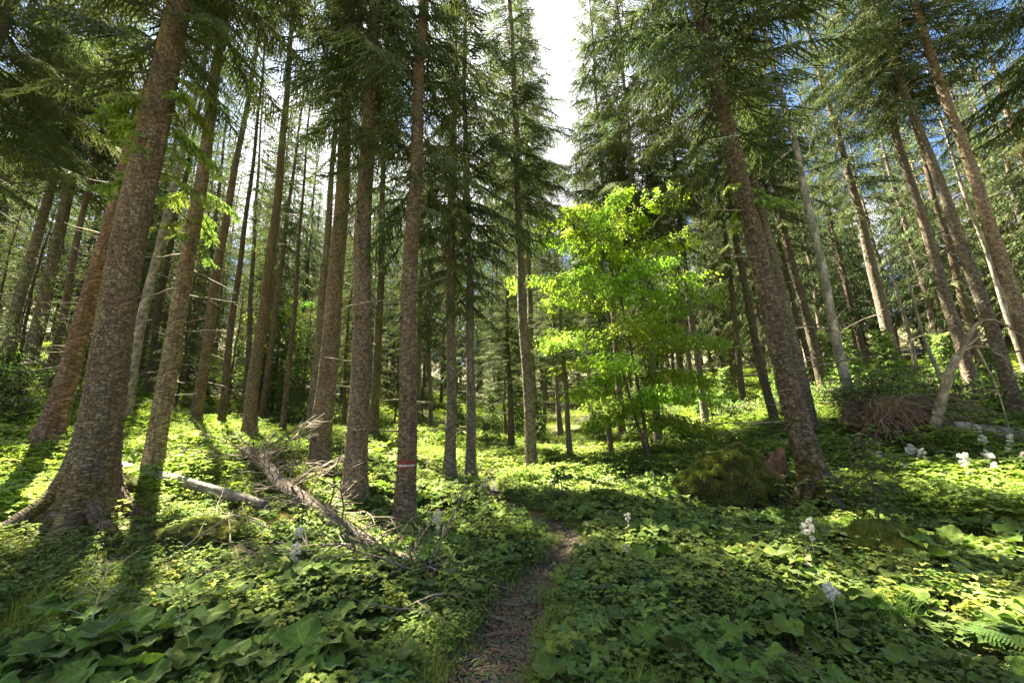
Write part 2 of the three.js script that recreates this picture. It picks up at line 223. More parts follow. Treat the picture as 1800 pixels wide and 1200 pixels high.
// ---------------------------------------------------------------- spruce foliage
const up = V(0, 1, 0);
function spruceCrown({ seed, L, R, whorl = 0.42, per = 5, den = 1, dead = 0.12, tint = [0.068, 0.095, 0.026], slim = 1, top = 0.12, fill = 1, w = 1 }) {
  const r = rng(seed), g = new GB(), wood = [0.10, 0.075, 0.055];
  const a = V(0, 0, 0), b = V(0, 0, 0), c = V(0, 0, 0), d = V(0, 0, 0), dirOut = V(0, 0, 0), sideD = V(0, 0, 0), nrm = V(0, 0, 0);
  let turn = r() * 6.28;
  for (let y = 0; y < L * 0.985; y += whorl * (0.7 + 0.6 * r()) * lerp(1, 0.62, y / L)) {
    const t = y / L, prof = t < top ? lerp(0.62, 1, t / top) : Math.pow((1 - t) / (1 - top), 0.85), n = Math.max(3, Math.round(per * (0.7 + 0.6 * r())));
    turn += 1.1 + r();
    for (let k = 0; k < n; k++) {
      const az = turn + k / n * 6.283 + (r() - 0.5) * 0.7, l = Math.max(0.18, R * prof * (0.62 + 0.5 * r())), isDead = t < 0.25 && r() < dead;
      const y0 = y + (r() - 0.5) * whorl, e0 = lerp(-0.05, 0.75, t) + (r() - 0.5) * 0.2, droop = lerp(0.62, 0.3, t) * (0.7 + 0.6 * r()), upt = lerp(0.42, 0.15, t) * r();
      const ca = Math.cos(az), sa = Math.sin(az), pos = (s, o) => o.set(ca * l * s, y0 + l * (e0 * s - droop * s * s + upt * s * s * s), sa * l * s);
      const pts = []; for (let q = 0; q <= 5; q++) pts.push(pos(q / 5, V(0, 0, 0)));
      g.tube(pts, (q) => lerp(0.008 + l * 0.006, 0.003, q), 3, wood, false);
      if (isDead) continue;
      const bt = 0.75 + 0.5 * r(), warm = 0.85 + 0.35 * r();
      const step = 0.085 / den, s0 = clamp(0.3 / l, 0.08, 0.34);
      for (let s = s0; s < 1; s += step / l * (0.75 + 0.5 * r())) for (const sd of [-1, 1]) {
        if (r() > fill || noise2(s * l * 2.2 + k * 9, y * 3.1 + sd, seed) < 0.24) continue;
        pos(s, a); pos(Math.min(1, s + 0.04), b); dirOut.subVectors(b, a).normalize();
        sideD.crossVectors(dirOut, up).normalize().multiplyScalar(sd);
        const ls = Math.min(0.75, l * 0.34) * (1 - 0.62 * s) * (0.6 + 0.7 * r()) + 0.08;
        const hang = 0.35 + 0.75 * r(), tw = bt * (0.7 + 0.6 * r()), c0 = [tint[0] * tw * warm, tint[1] * tw, tint[2] * tw];
        d.copy(dirOut).multiplyScalar(0.55 + 0.3 * r()).addScaledVector(sideD, 0.75 * slim + 0.2 * r()).addScaledVector(up, -hang * 0.55).normalize();
        // twig with needles: a narrow ribbon and small side twigs
        const wd = w * (0.02 + 0.014 * r()), ex = a.x + d.x * ls, ey = a.y + d.y * ls - hang * ls * 0.22, ez = a.z + d.z * ls;
        nrm.set(r() - 0.5, r() - 0.5, r() - 0.5).cross(d).normalize();
        g.tri(b.set(a.x + nrm.x * wd, a.y + nrm.y * wd, a.z + nrm.z * wd), c.set(a.x - nrm.x * wd, a.y - nrm.y * wd, a.z - nrm.z * wd), V(ex, ey, ez), c0);
        const m = Math.max(2, Math.round(ls * 13 * den));
        for (let q = 0; q < m; q++) {
          const f = (q + 0.6 + 0.5 * r()) / (m + 0.6), bx = lerp(a.x, ex, f), by = lerp(a.y, ey, f), bz = lerp(a.z, ez, f), l2 = (0.05 + ls * 0.3 * (1 - 0.6 * f)) * (0.6 + 0.7 * r()), si = q % 2 ? 1 : -1;
          const tx = d.x * 0.6 + nrm.x * si * 0.8 + (r() - 0.5) * 0.5, ty = d.y * 0.6 + nrm.y * si * 0.5 - 0.45 - 0.3 * r(), tz = d.z * 0.6 + nrm.z * si * 0.8 + (r() - 0.5) * 0.5, tl = l2 / Math.hypot(tx, ty, tz), w2 = w * (0.015 + 0.012 * r());
          const px = r() - 0.5, py = r() - 0.5, pz = r() - 0.5, pl = w2 / (Math.hypot(px, py, pz) + 1e-4), cc = c0;
          const kk = g.n; g.v(bx + px * pl, by + py * pl, bz + pz * pl, cc); g.v(bx - px * pl, by - py * pl, bz - pz * pl, cc); g.v(bx + tx * tl, by + ty * tl, bz + tz * tl, cc); g.i.push(kk, kk + 1, kk + 2);
        }
      }
    }
  }
  return g.geo();
}
const CROWN = {
  a: { L: 16, R: 2.3, geo: spruceCrown({ seed: 11, L: 16, R: 2.3, den: 1.35, w: 0.62 }) },
  b: { L: 17, R: 2.7, geo: spruceCrown({ seed: 23, L: 17, R: 2.7, den: 0.95, whorl: 0.5, w: 0.8 }) },
  c: { L: 14, R: 1.9, geo: spruceCrown({ seed: 37, L: 14, R: 1.9, den: 1.3, whorl: 0.48, fill: 0.85, w: 0.62 }) },
  d: { L: 16, R: 2.4, geo: spruceCrown({ seed: 41, L: 16, R: 2.4, den: 0.6, whorl: 0.55, tint: [0.062, 0.092, 0.028] }) },
  e: { L: 15, R: 2.0, geo: spruceCrown({ seed: 53, L: 15, R: 2.0, den: 0.6, whorl: 0.6, fill: 0.85 }) },
};
const YOUNG = [spruceCrown({ seed: 61, L: 2, R: 0.75, whorl: 0.13, per: 6, den: 1.6, dead: 0, tint: [0.15, 0.23, 0.045], top: 0.05 }), spruceCrown({ seed: 67, L: 2, R: 0.6, whorl: 0.15, per: 5, den: 1.4, dead: 0, tint: [0.09, 0.15, 0.04], top: 0.05 })];
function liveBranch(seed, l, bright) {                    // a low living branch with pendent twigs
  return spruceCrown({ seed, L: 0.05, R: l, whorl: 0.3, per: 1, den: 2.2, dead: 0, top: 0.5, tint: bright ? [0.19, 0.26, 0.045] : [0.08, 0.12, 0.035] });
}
function deadBranchGeo(seed, l, twigs = 3, r0 = 0.011) {  // bare branch along +x, kinked, with a few side twigs
  const r = rng(seed), g = new GB(), col = [1, 1, 1], line = (o, dir, len, rad, n) => {
    const pts = [o.clone()], d = dir.clone(); for (let i = 0; i < n; i++) { d.x += (r() - 0.5) * 0.3; d.y += (r() - 0.5) * 0.35 - 0.03; d.z += (r() - 0.5) * 0.35; d.normalize(); pts.push(pts[i].clone().addScaledVector(d, len / n)); }
    g.tube(pts, (t) => lerp(rad, rad * 0.25, t), 5, col); return pts;
  };
  const main = line(V(0, 0, 0), V(1, 0.02, 0), l, r0, 6);
  for (let k = 0; k < twigs; k++) { const q = 2 + Math.floor(r() * 4); line(main[q], V(0.8, (r() - 0.6) * 0.7, r() < 0.5 ? -0.7 : 0.7).normalize(), l * (0.2 + 0.25 * r()), r0 * 0.5, 3); }
  return g.geo();
}
const DEAD = [0, 1, 2, 3, 4, 5].map((k) => deadBranchGeo(70 + k, 0.35 + 0.17 * k, k < 2 ? 0 : k - 1, 0.008 + 0.0016 * k));
const STUB = (() => { const g = new GB(); g.tube([V(0, 0, 0), V(0.02, 0.004, 0), V(0.034, 0.006, 0)], (t) => lerp(0.02, 0.011, t), 7, [0.8, 0.75, 0.7]); return g.geo(); })();
function addDead(tree, sh, n, y0, y1, seed, mat = M.deadWood, longest = 5, scale = 1) {
  const r = rng(seed);
  for (let k = 0; k < n; k++) {
    const y = lerp(y0, y1, (k + r()) / n), a = r() * 6.283, v = Math.floor(r() * (longest + 1)), m = mesh('dead_branch', DEAD[v], mat, tree), rr = sh.radius(-a, y) - 0.01;
    m.position.set(sh.cx(y) + Math.cos(a) * rr, y, sh.cz(y) - Math.sin(a) * rr); m.rotation.set(0, a, 0); m.rotateZ(-0.25 + 0.4 * r()); m.rotateX(r() * 6.28); m.scale.setScalar((0.9 + 0.9 * r()) * scale);
  }
}

// ---------------------------------------------------------------- the spruces one can tell apart
// x, z, trunk diameter, sideways lean, height, crown foot, crown radius, crown kind, bark, label, options
// sunlit clearings of the floor (and crowns): no crown of the forest behind stands between them and the sun
const CLEAR = [[-6.19,0.41,-7.26],[-4.66,0.19,-6.13],[-3.65,0.11,-5.54],[-7.95,0.41,-6.5],[-5.5,0.12,-4.6],[-3.39,0.06,-3.32],[-2.96,0.79,-14.5],[-1.74,0.9,-22.87],[2.2,0.38,-16.16],[4.07,0.55,-16.3],[-1.58,0.11,-9.1],[0.51,-0.01,-6.94],[2.79,-0.03,-10.3],[3.53,-0.03,-8.7],[8.92,0.46,-9.71],[9.04,0.33,-8.71],[8.88,0.17,-7.63],[6.34,-0.03,-5.41],[5.72,-0.03,-5.71],[7.72,0.95,-15.64],[7.66,0.57,-12.18],[-4.8,1.08,-13.3],[-8.54,0.78,-8.61],[-1.7,0.05,-3.71],[-1.13,0.06,-3.24],[0.87,0.07,-3.21],[-0.02,0.06,-3.53],[-3.03,0.05,-3.49],[2.55,0.0,-5.52],[-0.49,0.01,-7.8],[2.59,0.03,-4.61]].concat([[3.6, 7.5, -13], [2.6, 6, -13], [5, 5, -13], [-2.9, 3, -7.4], [-4.7, 3, -9.8], [-7.2, 2.5, -8], [-5.6, 4, -5.4], [5.2, 3, -7.2], [9, 8, -13], [13, 9, -12], [3, 8.5, -13], [4, 4, -12.5], [12, 1.5, -12], [14, 2, -13], [13, 2, -15], [16, 3, -16], [11, 2, -14], [-3.5, 1, -11], [-6, 1, -10.5], [-1.5, 0.3, -6.2], [1.6, 0.2, -6.8], [4.4, 0.2, -6], [9.6, 1.2, -10], [10.4, 1.3, -10], [10.9, 2.8, -9.3], [4.0, 1.1, -7.7], [7, 0.6, -12], [8, 0.8, -13.5], [6.5, 0.3, -10], [9.5, 0.5, -8.2], [7.5, 0.2, -6.5]]);
for (let z = -11; z > -22; z -= 1.8) for (let x = -3; x < 10; x += 1.8) if (hash(x * 10, z * 10, 4) < 0.55) CLEAR.push([x, 0.6, z]);
function shades(x, z, y0, H, foot, R, slack = 0.75) {
  let hits = 0;
  for (const [px, py, pz] of CLEAR) {
    const hx = x - px, hz = z - pz, ux = Math.sin(SUN_AZ), uz = -Math.cos(SUN_AZ), along = hx * ux + hz * uz, off = Math.abs(hx * uz - hz * ux); if (along < 0.5) continue;
    const y = py + along * Math.tan(SUN_EL) - y0, f = (y - foot) / (H - foot); if (f < -0.02 || f > 1) continue;
    if (off < Math.max(0.25, R * slack * (f < 0.12 ? 0.8 : Math.pow(1 - f, 0.85)))) hits++;
  }
  return hits;
}
const SPRUCES = [];
function spruce(x, z, D, lean, H, foot, R, kind, mat, label, o = {}) {
  for (let k = 0; kind && k < 14 && shades(x, z, heightAt(x, z), H, foot, R, 0.8) > (o.keep ?? (x < -5.5 && x > -14 ? 1 : 99)); k++) { foot = Math.min(H - 6, foot + 0.6); if (k > 5) R *= 0.93; }
  const t = thing('spruce_tree', label, 'tree', onGround(x, z, -0.02), o.group), seed = o.seed ?? Math.abs(x * 3.7 + z * 1.3);
  t.rotation.z = -lean; if (o.leanZ) t.rotation.x = o.leanZ;
  const sh = trunkShape({ H, D, seed, flare: o.flare ?? 0.6, flareH: o.flareH ?? 0.25, lobes: o.lobes ?? 5, bend: o.bend ?? 0.05, rough: o.rough ?? 1, flakeTop: o.near ?? 0 });
  mesh('trunk', trunkGeo(sh, { nr: o.nr ?? 28, near: o.near ?? 0, nearStep: o.nearStep ?? 0.03, lichen: o.lichen ?? 0.35, moss: o.moss ?? 0, mossH: o.mossH ?? 0.5, pale: o.pale ?? 0.15 }), mat, t);
  if (kind) {
    SPRUCES.push({ x, z, H, foot, R });
    const K = CROWN[kind], c = mesh('crown', K.geo, M.needles, t); c.userData.kind = 'stuff';
    c.position.set(sh.cx(foot), foot, sh.cz(foot)); c.scale.set(R / K.R, (H * 1.01 - foot) / K.L, R / K.R); c.rotation.y = o.turn ?? seed * 2.3;
  }
  if (o.dead) addDead(t, sh, o.dead, o.dead0 ?? 1.2, o.dead1 ?? Math.min(foot + 1, 10), Math.round(seed * 100), M.deadWood, o.longest ?? 4, o.deadScale ?? 1);
  if (o.stubs) { const r = rng(Math.round(seed * 77)); for (let k = 0; k < o.stubs; k++) { const y = 0.5 + 8 * r(), a = r() * 6.283, m = mesh('branch_stub', STUB, M.barkDark, t), rr = sh.radius(-a, y) - 0.012; m.position.set(sh.cx(y) + Math.cos(a) * rr, y, sh.cz(y) - Math.sin(a) * rr); m.rotation.set(0, a, 0); m.scale.set(0.6 + r(), 1 + 0.8 * r(), 1 + 0.8 * r()); } }
  return [t, sh];
}
const near = { nr: 64, near: 7, nearStep: 0.022 };
spruce(-5.73, -5.44, 0.43, -0.002, 27, 7.2, 2.6, 'a', M.barkBrown, 'thickest spruce with mottled brown bark and lichen, roots spreading over a mossy bank', { ...near, nr: 96, nearStep: 0.016, flare: 1.35, flareH: 0.36, lobes: 4, lichen: 1, moss: 0.55, mossH: 0.55, pale: 0.35, dead: 5, dead0: 3.5, rough: 1.3 });
spruce(-10.51, -8.91, 0.36, 0.07, 25, 8, 2.2, 'b', M.barkRed, 'reddish barked spruce with short bare twigs, just behind the thickest spruce', { ...near, flare: 1.2, flareH: 0.5, dead: 26, dead0: 0.8, dead1: 7, longest: 3, pale: 0.1 });
spruce(-7.2, -8.05, 0.31, -0.017, 25, 6.6, 2.2, 'c', M.barkTan, 'brown scaly spruce with stubby broken branches, pale fallen log against its foot', { ...near, lichen: 0.6, pale: 0.3, dead: 15, dead0: 1, dead1: 6, moss: 0.3 });
spruce(-13.17, -13.26, 0.31, 0.026, 24, 9, 2.0, 'd', M.snag, 'pale barked slim spruce with peeling patches, between two brown spruces', { ...near, near: 6, pale: 0.4, dead: 18, longest: 3 });
spruce(-4.76, -9.89, 0.46, -0.011, 28, 8.5, 2.2, 'b', M.barkTan, 'stout straight spruce with smooth light brown bark and dark knots', { ...near, pale: 0.05, lichen: 0.1, dead: 8, longest: 2, rough: 0.9, deadScale: 0.7, stubs: 70 });
spruce(-2.96, -7.52, 0.38, -0.018, 26, 7.8, 2.3, 'a', M.barkTan, 'straight brown spruce behind the fallen dead trunk, beside the blazed spruce', { ...near, pale: 0.05, lichen: 0.2, dead: 12, longest: 2, rough: 1, deadScale: 0.7, stubs: 80 });
const [blazed, blazedShape] = spruce(-1.81, -6.76, 0.30, -0.003, 26, 5.6, 2.1, 'c', M.barkBrown, 'slender spruce with a red and white trail blaze painted on its trunk', { ...near, nearStep: 0.018, lichen: 0.5, pale: 0.45, dead: 12, longest: 3, stubs: 30 });
for (const [y, h, mat, n] of [[0.93, 0.035, M.paintRed, 'painted_stripe'], [0.972, 0.03, M.paintWhite, 'painted_stripe'], [1.01, 0.065, M.paintRed, 'painted_stripe']]) {
  const g = new GB(), r = rng(Math.round(y * 1000)), K = 34;                    // worn bands that follow the bark
  for (let s = 0; s < K; s++) for (let q = 0; q < 4; q++) {
    if (r() < 0.12 || (mat === M.paintRed && noise2(s * 0.5, q * 0.9 + y * 20, 3) < 0.2)) continue;
    const P = (i, j) => { const a = 0.35 + (i / K) * 2.5, yy = y + h * j / 4 + 0.006 * (noise2(i * 0.7, j * 2, 5) - 0.5), rr = blazedShape.radius(a, yy) + 0.004; return V(blazedShape.cx(yy) + Math.cos(a) * rr, yy, blazedShape.cz(yy) + Math.sin(a) * rr); };
    g.quad(P(s, q), P(s, q + 1), P(s + 1, q + 1), P(s + 1, q), [1, 1, 1]);
  }
  const m = mesh(n, g.geo(), mat, blazed); m.userData.kind = 'stuff'; m.userData.label = mat === M.paintRed ? 'worn red stripe of the trail blaze' : 'worn white stripe of the trail blaze';
}
const [bigRight] = spruce(5.32, -7.22, 0.36, -0.078, 27, 7.3, 2.9, 'a', M.barkDark, 'leaning dark spruce with pale bark flakes and moss on its spreading root flare', { ...near, nr: 84, nearStep: 0.018, flare: 1.0, flareH: 0.4, lichen: 0.5, pale: 0.7, moss: 1, mossH: 0.75, dead: 24, dead0: 1, dead1: 6.5, longest: 5, deadScale: 0.75, rough: 1.5, turn: 1.2 });

// surface roots of the two thickest spruces, creeping out over the bank
for (const [tree, mat, D, angles] of [[scene.children.find((o) => o.name === 'spruce_tree'), M.barkBrown, 0.43, [0.5, 1.25, 2.0, 2.7, 3.5, 5.6]], [bigRight, M.barkDark, 0.36, [0.2, 0.9, 1.7, 2.5, 3.1, 5.8]]]) angles.forEach((a, k) => {
  const r = rng(900 + k), pts = [], len = 0.75 + 0.5 * r(); let b = a;
  for (let i = 0; i <= 8; i++) { const t = i / 8, d = D * 0.38 + len * t; b += (r() - 0.5) * 0.16; const x = Math.cos(b) * d, z = Math.sin(b) * d, y = heightAt(tree.position.x + x, tree.position.z + z) - tree.position.y; pts.push(V(x, y + 0.42 * Math.pow(1 - t, 3.2) + 0.05 * (1 - t) - 0.03 * t, z)); }
  const g = new GB(); g.tube(catmull(pts, 30), (t) => (q) => lerp(0.115, 0.03, Math.pow(t, 0.7)) * (1 + 0.25 * (noise2(t * 24, Math.sin(q) * 2 + k * 5, 7) - 0.5) + 0.12 * Math.sin(q * 4 + t * 9)), 12, (t) => { const mo = noise2(t * 14, k * 3, 8) > 0.52 ? 1 : 0; return mo ? [0.7, 0.78, 0.2] : [0.9, 0.88, 0.85]; });
  mesh('root', g.geo(), mat, tree);
});
const mid = { nr: 30, near: 7, nearStep: 0.035, stubs: 14 };
const mids = [ // x, z, D, lean, H, foot, R, crown, bark, dead
  [-19.6, -14.7, .36, .003, 25, 8, 3.0, 'b', 'barkGrey', 10], [-18.4, -14.5, .42, -.021, 26, 8.5, 3.0, 'a', 'barkGrey', 10], [-17.45, -14.4, .24, -.009, 22, 8, 2.4, 'd', 'barkBrown', 12],
  [-11.0, -13.6, .33, .008, 24, 8, 2.0, 'c', 'barkBrown', 8], [-10.9, -14.7, .24, -.021, 22, 8, 1.8, 'e', 'barkDark', 6], [-8.6, -12.9, .37, -.012, 25, 8.5, 2.0, 'c', 'barkBrown', 8],
  [-12.3, -19.2, .3, .012, 24, 8, 2.0, 'd', 'barkBrown', 0], [-7.6, -13.0, .16, -.016, 16, 7, 1.3, 'e', 'barkDark', 5, 'very thin dark spruce pole in the row behind the fallen logs'], [-12.6, -18.4, .24, -.07, 22, 9, 1.8, 'e', 'barkDark', 0],
  [-6.9, -13.5, .29, -.009, 24, 7, 2.0, 'c', 'barkGrey', 8], [-5.1, -14.4, .31, -.017, 24, 6, 2.2, 'd', 'barkDark', 6], [-5.2, -21.6, .36, -.014, 20, 5, 2.2, 'b', 'barkGrey', 0],
  [-1.76, -11.0, .29, -.001, 24, 5.2, 2.2, 'a', 'barkGrey', 12, 'one of two close grey spruces side by side past the blazed spruce'], [-1.21, -11.14, .26, -.016, 25, 5.0, 2.3, 'd', 'barkGrey', 12, 'one of two close grey spruces side by side past the blazed spruce'], [-0.1, -16.2, .26, -.007, 9, 2.6, 2.0, 'b', 'barkDark', 4, 'short dark spruce with low branches at the end of the clearing'],
  [0.55, -12.8, .36, -.021, 28, 8.5, 2.4, 'a', 'barkGrey', 10, 'straight grey spruce between the close pair and the glowing broadleaved tree'], [2.4, -20.1, .26, -.026, 13, 3.4, 1.7, 'd', 'barkGrey', 0], [2.1, -14.9, .21, -.032, 8.5, 3.2, 1.3, 'c', 'barkGrey', 6],
  [-4.7, -22.4, .25, -.026, 18, 5, 2.0, 'd', 'barkGrey', 0], [3.5, -14.4, .18, -.033, 6.5, 3, 0.9, 'e', 'barkGrey', 4],
  [9.6, -12.8, .34, -.046, 25, 8, 2.0, 'a', 'barkGrey', 10, 'grey spruce directly behind the leaning dark spruce'], [9.4, -14.2, .28, -.056, 24, 8.5, 1.9, 'd', 'barkDark', 6],
  [12.8, -16.0, .36, -.048, 25, 7.5, 2.5, 'b', 'barkDark', 6], [13.8, -17.6, .2, -.079, 20, 5, 1.8, 'c', 'barkDark', 0], [17.5, -17.4, .46, -.034, 27, 9, 2.7, 'b', 'barkGrey', 6],
  [14.4, -12.2, .31, -.024, 26, 10.5, 2.4, 'a', 'barkGrey', 6, 'tall straight spruce rising behind the bent pale dead stem'], [13.7, -10.7, .29, -.057, 26, 10, 2.6, 'b', 'barkGrey', 8, 'tall straight spruce rising behind the bent pale dead stem'], [13.4, -9.9, .31, -.014, 26, 10.5, 2.4, 'c', 'barkTan', 8, 'tall straight spruce rising behind the bent pale dead stem'],
  [20.2, -21.9, .31, -.03, 24, 4, 2.5, 'd', 'barkDark', 0], [11.5, -19.5, .29, .021, 25, 6.5, 2.5, 'b', 'barkDark', 0], [8.2, -16.9, .28, .0, 24, 9, 2.0, 'a', 'barkGrey', 0], [9.9, -21.4, .25, .0, 23, 4, 2.2, 'd', 'barkGrey', 0], [1.0, -19.2, .34, .0, 30, 10, 3.0, 'a', 'barkGrey', 0, 'tall spruce towering behind the glowing broadleaved tree'], [5.0, -18.3, .32, .0, 29, 9, 3.0, 'a', 'barkGrey', 0, 'tall spruce towering behind the glowing broadleaved tree'], [5.5, -15.3, .3, .0, 28, 7.5, 3.2, 'a', 'barkGrey', 0, 'tall spruce towering behind the glowing broadleaved tree'], [-14.6, -8.8, .4, .02, 26, 7, 3.2, 'a', 'barkGrey', 6], [17.4, -9.6, .36, -.02, 26, 8.5, 3.0, 'a', 'barkGrey', 4, 'spruce on the slope beyond the thick pale log end'],
];
mids.forEach(([x, z, D, lean, H, foot, R, kind, b, dead, own], i) => {
  const zone = own ?? (x < -14 ? 'grey spruce on the high bank beyond the reddish spruce' : x < -6 ? 'slim shaded spruce in the row behind the fallen logs' : x < 4 ? 'straight grey spruce standing past the end of the trail' : 'grey spruce on the slope beyond the uprooted stump');
  spruce(x, z, D, lean, H, foot, R, kind, M[b], zone, { ...mid, dead, group: zone.replace(/^.*?spruces?/, 'spruces'), pale: 0.3, lichen: 0.4, longest: 4 });
});
// bare dead trunks without crowns
function snag(x, z, D, lean, H, label, top, group) {
  const t = thing('dead_trunk', label, 'tree', onGround(x, z, -0.02), group); t.rotation.z = -lean;
  const sh = trunkShape({ H, D, seed: x, flare: 0.35, rough: 0.25, bend: 0.08 });
  mesh('trunk', trunkGeo(sh, { nr: 20, near: 6, nearStep: 0.06, lichen: 0.2, pale: 0.3 }), M.snag, t); addDead(t, sh, top, 1, H * 0.7, 5 + Math.round(H), M.snag, 3);
}
snag(10.0, -11.5, 0.27, -0.035, 24, 'tall bare grey dead trunk without a crown, beside the uprooted stump', 5);
snag(21.2, -20.2, 0.22, -0.015, 9, 'thin bare leaning pole trunk among young green saplings', 8, 'thin bare trunks on the slope');
snag(18.5, -14.0, 0.2, -0.01, 17, 'thin bare leaning pole trunk among young green saplings', 8, 'thin bare trunks on the slope');
snag(16.2, -14.6, 0.13, -0.05, 7, 'thin bare leaning pole trunk among young green saplings', 6, 'thin bare trunks on the slope');

// living low branches that hang in the light beside the left trunks
{
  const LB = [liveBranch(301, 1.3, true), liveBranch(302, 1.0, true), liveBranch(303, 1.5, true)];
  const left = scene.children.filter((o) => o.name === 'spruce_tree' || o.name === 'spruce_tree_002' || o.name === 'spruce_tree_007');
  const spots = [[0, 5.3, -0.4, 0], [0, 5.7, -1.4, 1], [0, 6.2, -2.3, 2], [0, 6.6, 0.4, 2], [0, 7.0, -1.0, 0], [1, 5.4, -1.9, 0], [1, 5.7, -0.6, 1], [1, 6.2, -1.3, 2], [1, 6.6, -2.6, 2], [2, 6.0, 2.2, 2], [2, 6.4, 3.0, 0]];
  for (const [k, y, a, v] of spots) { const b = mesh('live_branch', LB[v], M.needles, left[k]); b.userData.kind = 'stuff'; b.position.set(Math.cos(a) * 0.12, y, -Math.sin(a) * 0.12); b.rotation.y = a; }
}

// ---------------------------------------------------------------- the spruces behind
{
  const r = rng(909), protos = [];
  for (let k = 0; k < 6; k++) {
    const H = 24, D = 0.3, sh = trunkShape({ H, D, seed: k * 2.7 + 1, flare: 0.5, rough: 0, bend: 0.1 });
    protos.push({ sh, geo: trunkGeo(sh, { nr: 10, step: 0.6, lichen: 0.4, pale: 0.2 }) });
  }
  const used = scene.children.filter((o) => o.userData.category === 'tree').map((o) => o.position);
  const barks = [M.barkGrey, M.barkDark, M.barkBrown, M.barkGrey], kinds = ['b', 'd', 'e', 'd'];
  let made = 0, culled = 0;
  for (let gz = -15; gz > -64; gz -= gz > -44 ? 3.9 : 5.5) for (let gx = -66; gx <= 66; gx += gz > -44 ? 4.0 : 4.8) {
    const x = gx + (r() - 0.5) * 3.6, z = gz + (r() - 0.5) * 3.4, k = Math.floor(r() * 6), hh = 21 + 7 * r(), rot = r() * 6.28, cR = 2.0 + 0.8 * r(), q = r(), footR = r(), mt = barks[Math.floor(r() * 4)], kind = kinds[Math.floor(r() * 4)];
    const az = Math.atan2(x, -z) * 57.3, dist = Math.hypot(x, z);
    if (Math.abs(az) > 60 || (dist > 40 && Math.abs(x) > 46) || dist < 17 || used.some((p) => Math.hypot(p.x - x, p.z - z) < 2.2)) continue;
    if (az > 4.5 && az < 11 && dist < 30) continue;                       // the gap above the trail
    if (az > 12 && az < 26 && dist < 21) continue;
    if (az < -8 && dist < 46 && q < 0.0) continue;
    const far = sstep(22, 40, dist), foot = az < -12 ? lerp(lerp(4.5, 7.5, footR), lerp(1.2, 3.5, footR), far) : az < 16 ? lerp(2.2, 5, footR) : lerp(2.5, 5, footR) - 1.5 * far, p = onGround(x, z, -0.05);
    let tall = hh, low = foot;
    for (const f of [0.7, 0.5, 0.36]) if (shades(x, z, p.y, tall, low, cR, 0.75) > 1) { tall = hh * f; low = foot * f; }
    if (shades(x, z, p.y, tall, low, cR, 0.7) > 3) { culled++; continue; }
    const t = thing('spruce_tree', 'distant spruce in the shaded forest behind the near trunks', 'tree', p, 'spruces of the forest behind');
    const m = mesh('trunk', protos[k].geo, mt, t); m.scale.set((0.8 + 0.5 * footR) * Math.sqrt(tall / hh), tall / 24, (0.8 + 0.5 * footR) * Math.sqrt(tall / hh)); m.rotation.y = rot;
    const K = CROWN[kind], c = mesh('crown', K.geo, M.needles, t); c.userData.kind = 'stuff';
    c.position.y = low; const wide = cR * Math.pow(tall / hh, 0.35); c.scale.set(wide / K.R, (tall - low) / K.L, wide / K.R); c.rotation.y = rot * 1.7; made++;
  }
  for (let k = 0; k < 78; k++) {                           // the dense far wall of spruces at both sides
    const side = k % 2 ? 1 : -1, az = side * 1.05 * r(), d = 40 + 22 * r(), x = Math.sin(az) * d, z = -Math.cos(az) * d, h = 20 + 7 * r(), K = CROWN[k % 3 ? 'd' : 'b'], w = 2.4 + 0.7 * r(), p = onGround(x, z, -0.05);
    if (side < 0 && shades(x, z, p.y, h, 1.5, w, 0.7) > 2) continue;
    const t = thing('spruce_tree', 'distant spruce in the shaded forest behind the near trunks', 'tree', p, 'spruces of the forest behind'), m = mesh('trunk', protos[k % 6].geo, M.barkDark, t); m.scale.set(1, h / 24, 1); m.rotation.y = k;
    const c = mesh('crown', K.geo, M.needles, t); c.userData.kind = 'stuff'; c.position.y = 1.5; c.scale.set(w / K.R, (h - 1.5) / K.L, w / K.R); c.rotation.y = k * 1.3;
  }
  for (let k = 0; k < 70; k++) {                           // half-grown spruces with low crowns fill the space behind the left trunks
    const az = -0.2 - 0.85 * r(), d = 20 + 20 * r(), x = Math.sin(az) * d, z = -Math.cos(az) * d, h = 5 + 6 * r(), p = onGround(x, z, -0.05), K = CROWN.e, w = 1.3 + 0.5 * r();
    if (shades(x, z, p.y, h, 0.8, w, 0.7) || used.some((q) => Math.hypot(q.x - x, q.z - z) < 1.2)) continue;
    const t = thing('half_grown_spruce', 'half grown spruce with low branches in the gloom behind the row of brown trunks', 'tree', p, 'half grown spruces behind the brown trunks'), m = mesh('trunk', protos[k % 6].geo, M.barkDark, t); m.scale.set(0.4, h / 24, 0.4);
    const c = mesh('crown', K.geo, M.needles, t); c.userData.kind = 'stuff'; c.position.y = 0.7; c.scale.set(w / K.R, (h - 0.7) / K.L, w / K.R); c.rotation.y = k;
  }
  console.log('back trees', made, 'left out', culled);
}

